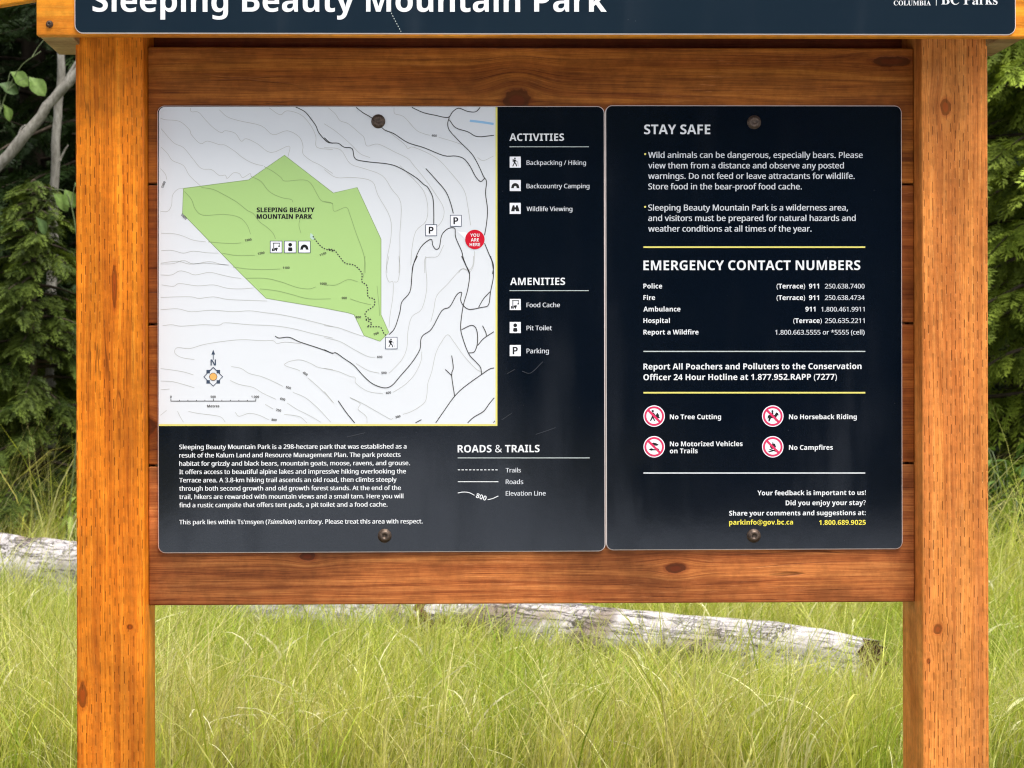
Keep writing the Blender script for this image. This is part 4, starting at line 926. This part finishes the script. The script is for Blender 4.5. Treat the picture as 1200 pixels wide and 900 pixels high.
me, ends = log_mesh(endL - fl.location, endR - fl.location, rL + 0.02, rR)
link('trunk', me, fl)
for ring, c in ends:
    k = len(ring); v = np.vstack([ring, c[None], (ring * 0.55 + c * 0.45)]); q = [(j, (j + 1) % k, k + 1 + (j + 1) % k, k + 1 + j) for j in range(k)] + [(k + 1 + j, k + 1 + (j + 1) % k, k + 1 + (j + 2) % k, k) for j in range(0, k, 2)]
    link('broken_end', mesh_np('broken_end', v, np.array(q), M_rot), fl)
rng = np.random.default_rng(9)
def log_at(px):                                  # the point of the log's axis nearest to a photo column
    best = None
    for t in np.linspace(0, 1, 400):
        p = endR.lerp(endL, t); d = p - CAM; u = PPX + FPX * d.dot(RC) / d.dot(FW)
        if best is None or abs(u - px) < best[0]: best = (abs(u - px), p, rR + (rL - rR) * t)
    return best[1], best[2]
for px, ang, ln, rad in ((548, 0.05, 0.12, 0.10), (522, 0.0, 0.10, 0.11), (496, 0.1, 0.11, 0.10), (430, 0.0, 0.09, 0.09), (300, 0.0, 0.08, 0.08), (1008, -0.7, 0.14, 0.045), (985, -0.8, 0.12, 0.03), (966, -0.8, 0.12, 0.035), (350, 0.9, 0.2, 0.03), (815, -0.6, 0.10, 0.05)):
    p, r = log_at(px); d = Vector((0.15, -math.cos(ang), math.sin(ang))).normalized()
    st = p + d * r * 0.7 - fl.location; path = np.array([tuple(st + d * ln * t + Vector((0.03 * t, 0, -0.02 * t * t))) for t in np.linspace(0, 1, 5)])
    v, q = tube(path, rad * np.array([1.25, 1.0, 0.92, 0.8, 0.45]), 9, rng, 0.12); link('branch_stub', mesh_np('branch_stub', v, q, M_rot, smooth=True), fl)

# ------------------------------------------------------------------ grass
def patch_noise(x, y, s, seed):
    r = np.random.default_rng(seed); o = np.zeros_like(x)
    for k in range(7):
        a = r.uniform(0, 6.28); f = s * r.uniform(0.6, 2.4); o += np.sin((x * math.cos(a) + y * math.sin(a)) * f + r.uniform(0, 6.28)) * r.uniform(0.5, 1)
    return o / 3.0
def log_clear(x, y):
    a = np.array([endR.x, endR.y]); b = np.array([endL.x, endL.y]); d = b - a; L2 = d @ d
    t = np.clip(((x - a[0]) * d[0] + (y - a[1]) * d[1]) / L2, 0, 1); ex = x - (a[0] + d[0] * t); ey = y - (a[1] + d[1] * t)
    return np.hypot(ex, ey), ey
def blades(seed, n, xr, yr, hmean, hsd, w0, cols, lean=0.5, bias=0.5, arc=0.0, levels=5, seedhead=False, tuft=0, maxlean=0.85):
    r = np.random.default_rng(seed)
    y = r.uniform(yr[0], yr[1], n); D = y - CAM.y
    x = r.uniform(xr[0], xr[1], n) * D
    tid = np.zeros(n, dtype=int); tc = np.zeros(1); th = np.ones(1); ta = None
    if tuft:                                                      # blades spring from tufts, each with its own height, hue and lean
        nt_ = n // tuft; ty = r.uniform(yr[0], yr[1], nt_); tx = r.uniform(xr[0], xr[1], nt_) * (ty - CAM.y)
        tid = r.integers(0, nt_, n); ra_ = r.gamma(2.0, 0.035, n); ta = r.uniform(0, 6.28, n)
        x = tx[tid] + np.cos(ta) * ra_; y = ty[tid] + np.sin(ta) * ra_; tc = r.normal(0, 0.30, nt_); th = np.clip(r.normal(1.0, 0.26, nt_), 0.45, 1.7)
    dl, ey = log_clear(x, y); keep = dl > 0.16
    inp = ~((np.abs(y - PD / 2) < 0.12) & ((np.abs(x - (xl0 + xl1) / 2) < 0.12) | (np.abs(x - (xr0 + xr1) / 2) < 0.12)))
    keep &= inp; x, y = x[keep], y[keep]; dl, ey = dl[keep], ey[keep]; n = len(x); tid = tid[keep]; ta = ta[keep] if ta is not None else None
    pn_ = patch_noise(x, y, 1.6, 77); pf = patch_noise(x, y, 5.0, 78)
    h = np.clip(r.normal(hmean, hsd, n), 0.05, None) * (1 + 0.22 * pn_ + 0.12 * pf) * th[tid]
    near = (dl < 1.3) & (ey < 0)                                  # trampled thinner in front of the log
    h = np.where(near, h * (0.22 + 0.66 * dl / 1.3), h)
    az = np.where(r.uniform(size=n) < bias, r.normal(0.1, 0.6, n), r.uniform(0, 6.28, n))
    if ta is not None: az = np.where(r.uniform(size=n) < 0.45, ta, az)
    ln = np.minimum(lean * r.gamma(2.0, 0.5, n), maxlean); cv = arc + r.uniform(0, 0.35, n)
    w_ = w0 * r.gamma(5.0, 0.2, n) * (0.75 + (y - CAM.y) / 24.0)
    ca, sa = np.cos(az), np.sin(az); face = r.uniform(0, 6.28, n); fx, fy = np.cos(face), np.sin(face)
    V = np.zeros((n, levels, 2, 3), dtype=np.float32)
    for i in range(levels):
        t = i / (levels - 1); out = h * ln * t ** 2.0; up = h * (t - cv * t ** 2.6)
        if seedhead: wd = w_ * (0.55 if t < 0.5 else (1.5 * math.sin(math.pi * min(1, (t - 0.45) / 0.58)) + 0.15))
        else: wd = w_ * (1 - t) ** 0.55 + 0.0003
        cxp = x + ca * out; cyp = y + sa * out
        V[:, i, 0] = np.stack([cxp - fx * wd / 2, cyp - fy * wd / 2, up], 1); V[:, i, 1] = np.stack([cxp + fx * wd / 2, cyp + fy * wd / 2, up], 1)
    idx = np.arange(n * levels * 2).reshape(n, levels, 2)
    Q = np.stack([idx[:, :-1, 0], idx[:, :-1, 1], idx[:, 1:, 1], idx[:, 1:, 0]], -1).reshape(-1, 4)
    cols = np.array(cols); pr_ = np.clip(0.5 + 0.35 * pn_ + 0.25 * pf + tc[tid] + r.normal(0, 0.14, n), 0, 0.999)
    ci = (pr_ * (len(cols) - 1)); lo = ci.astype(int); fr = (ci - lo)[:, None]
    c = (cols[lo] * (1 - fr) + cols[np.minimum(lo + 1, len(cols) - 1)] * fr) * r.uniform(0.75, 1.2, (n, 1))
    C = np.repeat(c, levels * 2, axis=0)
    return V.reshape(-1, 3), Q, C
def merge(parts):
    V, Q, C, off = [], [], [], 0
    for v, q, c in parts: V.append(v); Q.append(q + off); C.append(c); off += len(v)
    return np.vstack(V), np.vstack(Q), np.vstack(C)
green = [(0.27, 0.38, 0.045), (0.40, 0.48, 0.07), (0.52, 0.56, 0.11), (0.60, 0.60, 0.18), (0.66, 0.61, 0.28)]
XR = (-0.36, 0.50)
parts = [blades(1, 54000, XR, (2.2, 6.4), 0.40, 0.11, 0.0043, green, 0.36, 0.5, tuft=26),
         blades(2, 36000, XR, (6.4, 10.2), 0.38, 0.10, 0.0062, green, 0.36, 0.5, tuft=26),
         blades(7, 16000, XR, (2.2, 10.0), 0.16, 0.06, 0.0060, [(0.14, 0.22, 0.03), (0.22, 0.28, 0.05), (0.36, 0.32, 0.14)], 0.5, 0.3),
         blades(3, 9000, XR, (2.2, 9.5), 0.48, 0.10, 0.0036, [(0.44, 0.50, 0.12), (0.58, 0.60, 0.22), (0.66, 0.62, 0.34)], 0.45, 0.6, tuft=12),
         blades(41, 2600, (-0.36, -0.17), (8.5, 9.6), 0.72, 0.14, 0.0065, green, 0.55, 0.5, tuft=18), blades(42, 900, (-0.32, -0.19), (5.6, 7.6), 0.62, 0.12, 0.0050, [(0.44, 0.50, 0.12), (0.60, 0.62, 0.24), (0.70, 0.66, 0.38)], 0.5, 0.6, tuft=10),
         blades(43, 2600, (0.33, 0.48), (6.6, 8.6), 0.66, 0.13, 0.0060, green, 0.55, 0.5, tuft=18),
         blades(4, 7000, (-0.7, 0.8), (-1.5, 2.3), 0.22, 0.08, 0.004, green, 0.45, 0.3),
         blades(5, 7000, (-1.3, -0.36), (1.0, 9.0), 0.30, 0.09, 0.007, green, 0.4, 0.45), blades(6, 7000, (0.5, 1.3), (1.0, 9.0), 0.30, 0.09, 0.007, green, 0.4, 0.45)]
v, q, c = merge(parts)
tag(link('meadow_grass', mesh_np('meadow_grass', v, q, M_grass, c)), 'tall yellow green meadow grass around the posts and log', 'grass', kind='stuff')
pale = [(0.66, 0.66, 0.34), (0.76, 0.74, 0.44), (0.78, 0.73, 0.50)]
parts = [blades(31, 1800, XR, (2.4, 9.0), 0.50, 0.11, 0.0062, pale, 0.5, 0.6, 0.2, 9, True, maxlean=0.6), blades(32, 1100, XR, (2.4, 5.2), 0.52, 0.09, 0.0062, pale, 0.7, 0.7, 0.5, 12, False, tuft=4, maxlean=0.8)]
v, q, c = merge(parts)
tag(link('seeding_grass', mesh_np('seeding_grass', v, q, M_grass, c)), 'pale arching seed stems standing above the meadow grass', 'grass', kind='stuff')
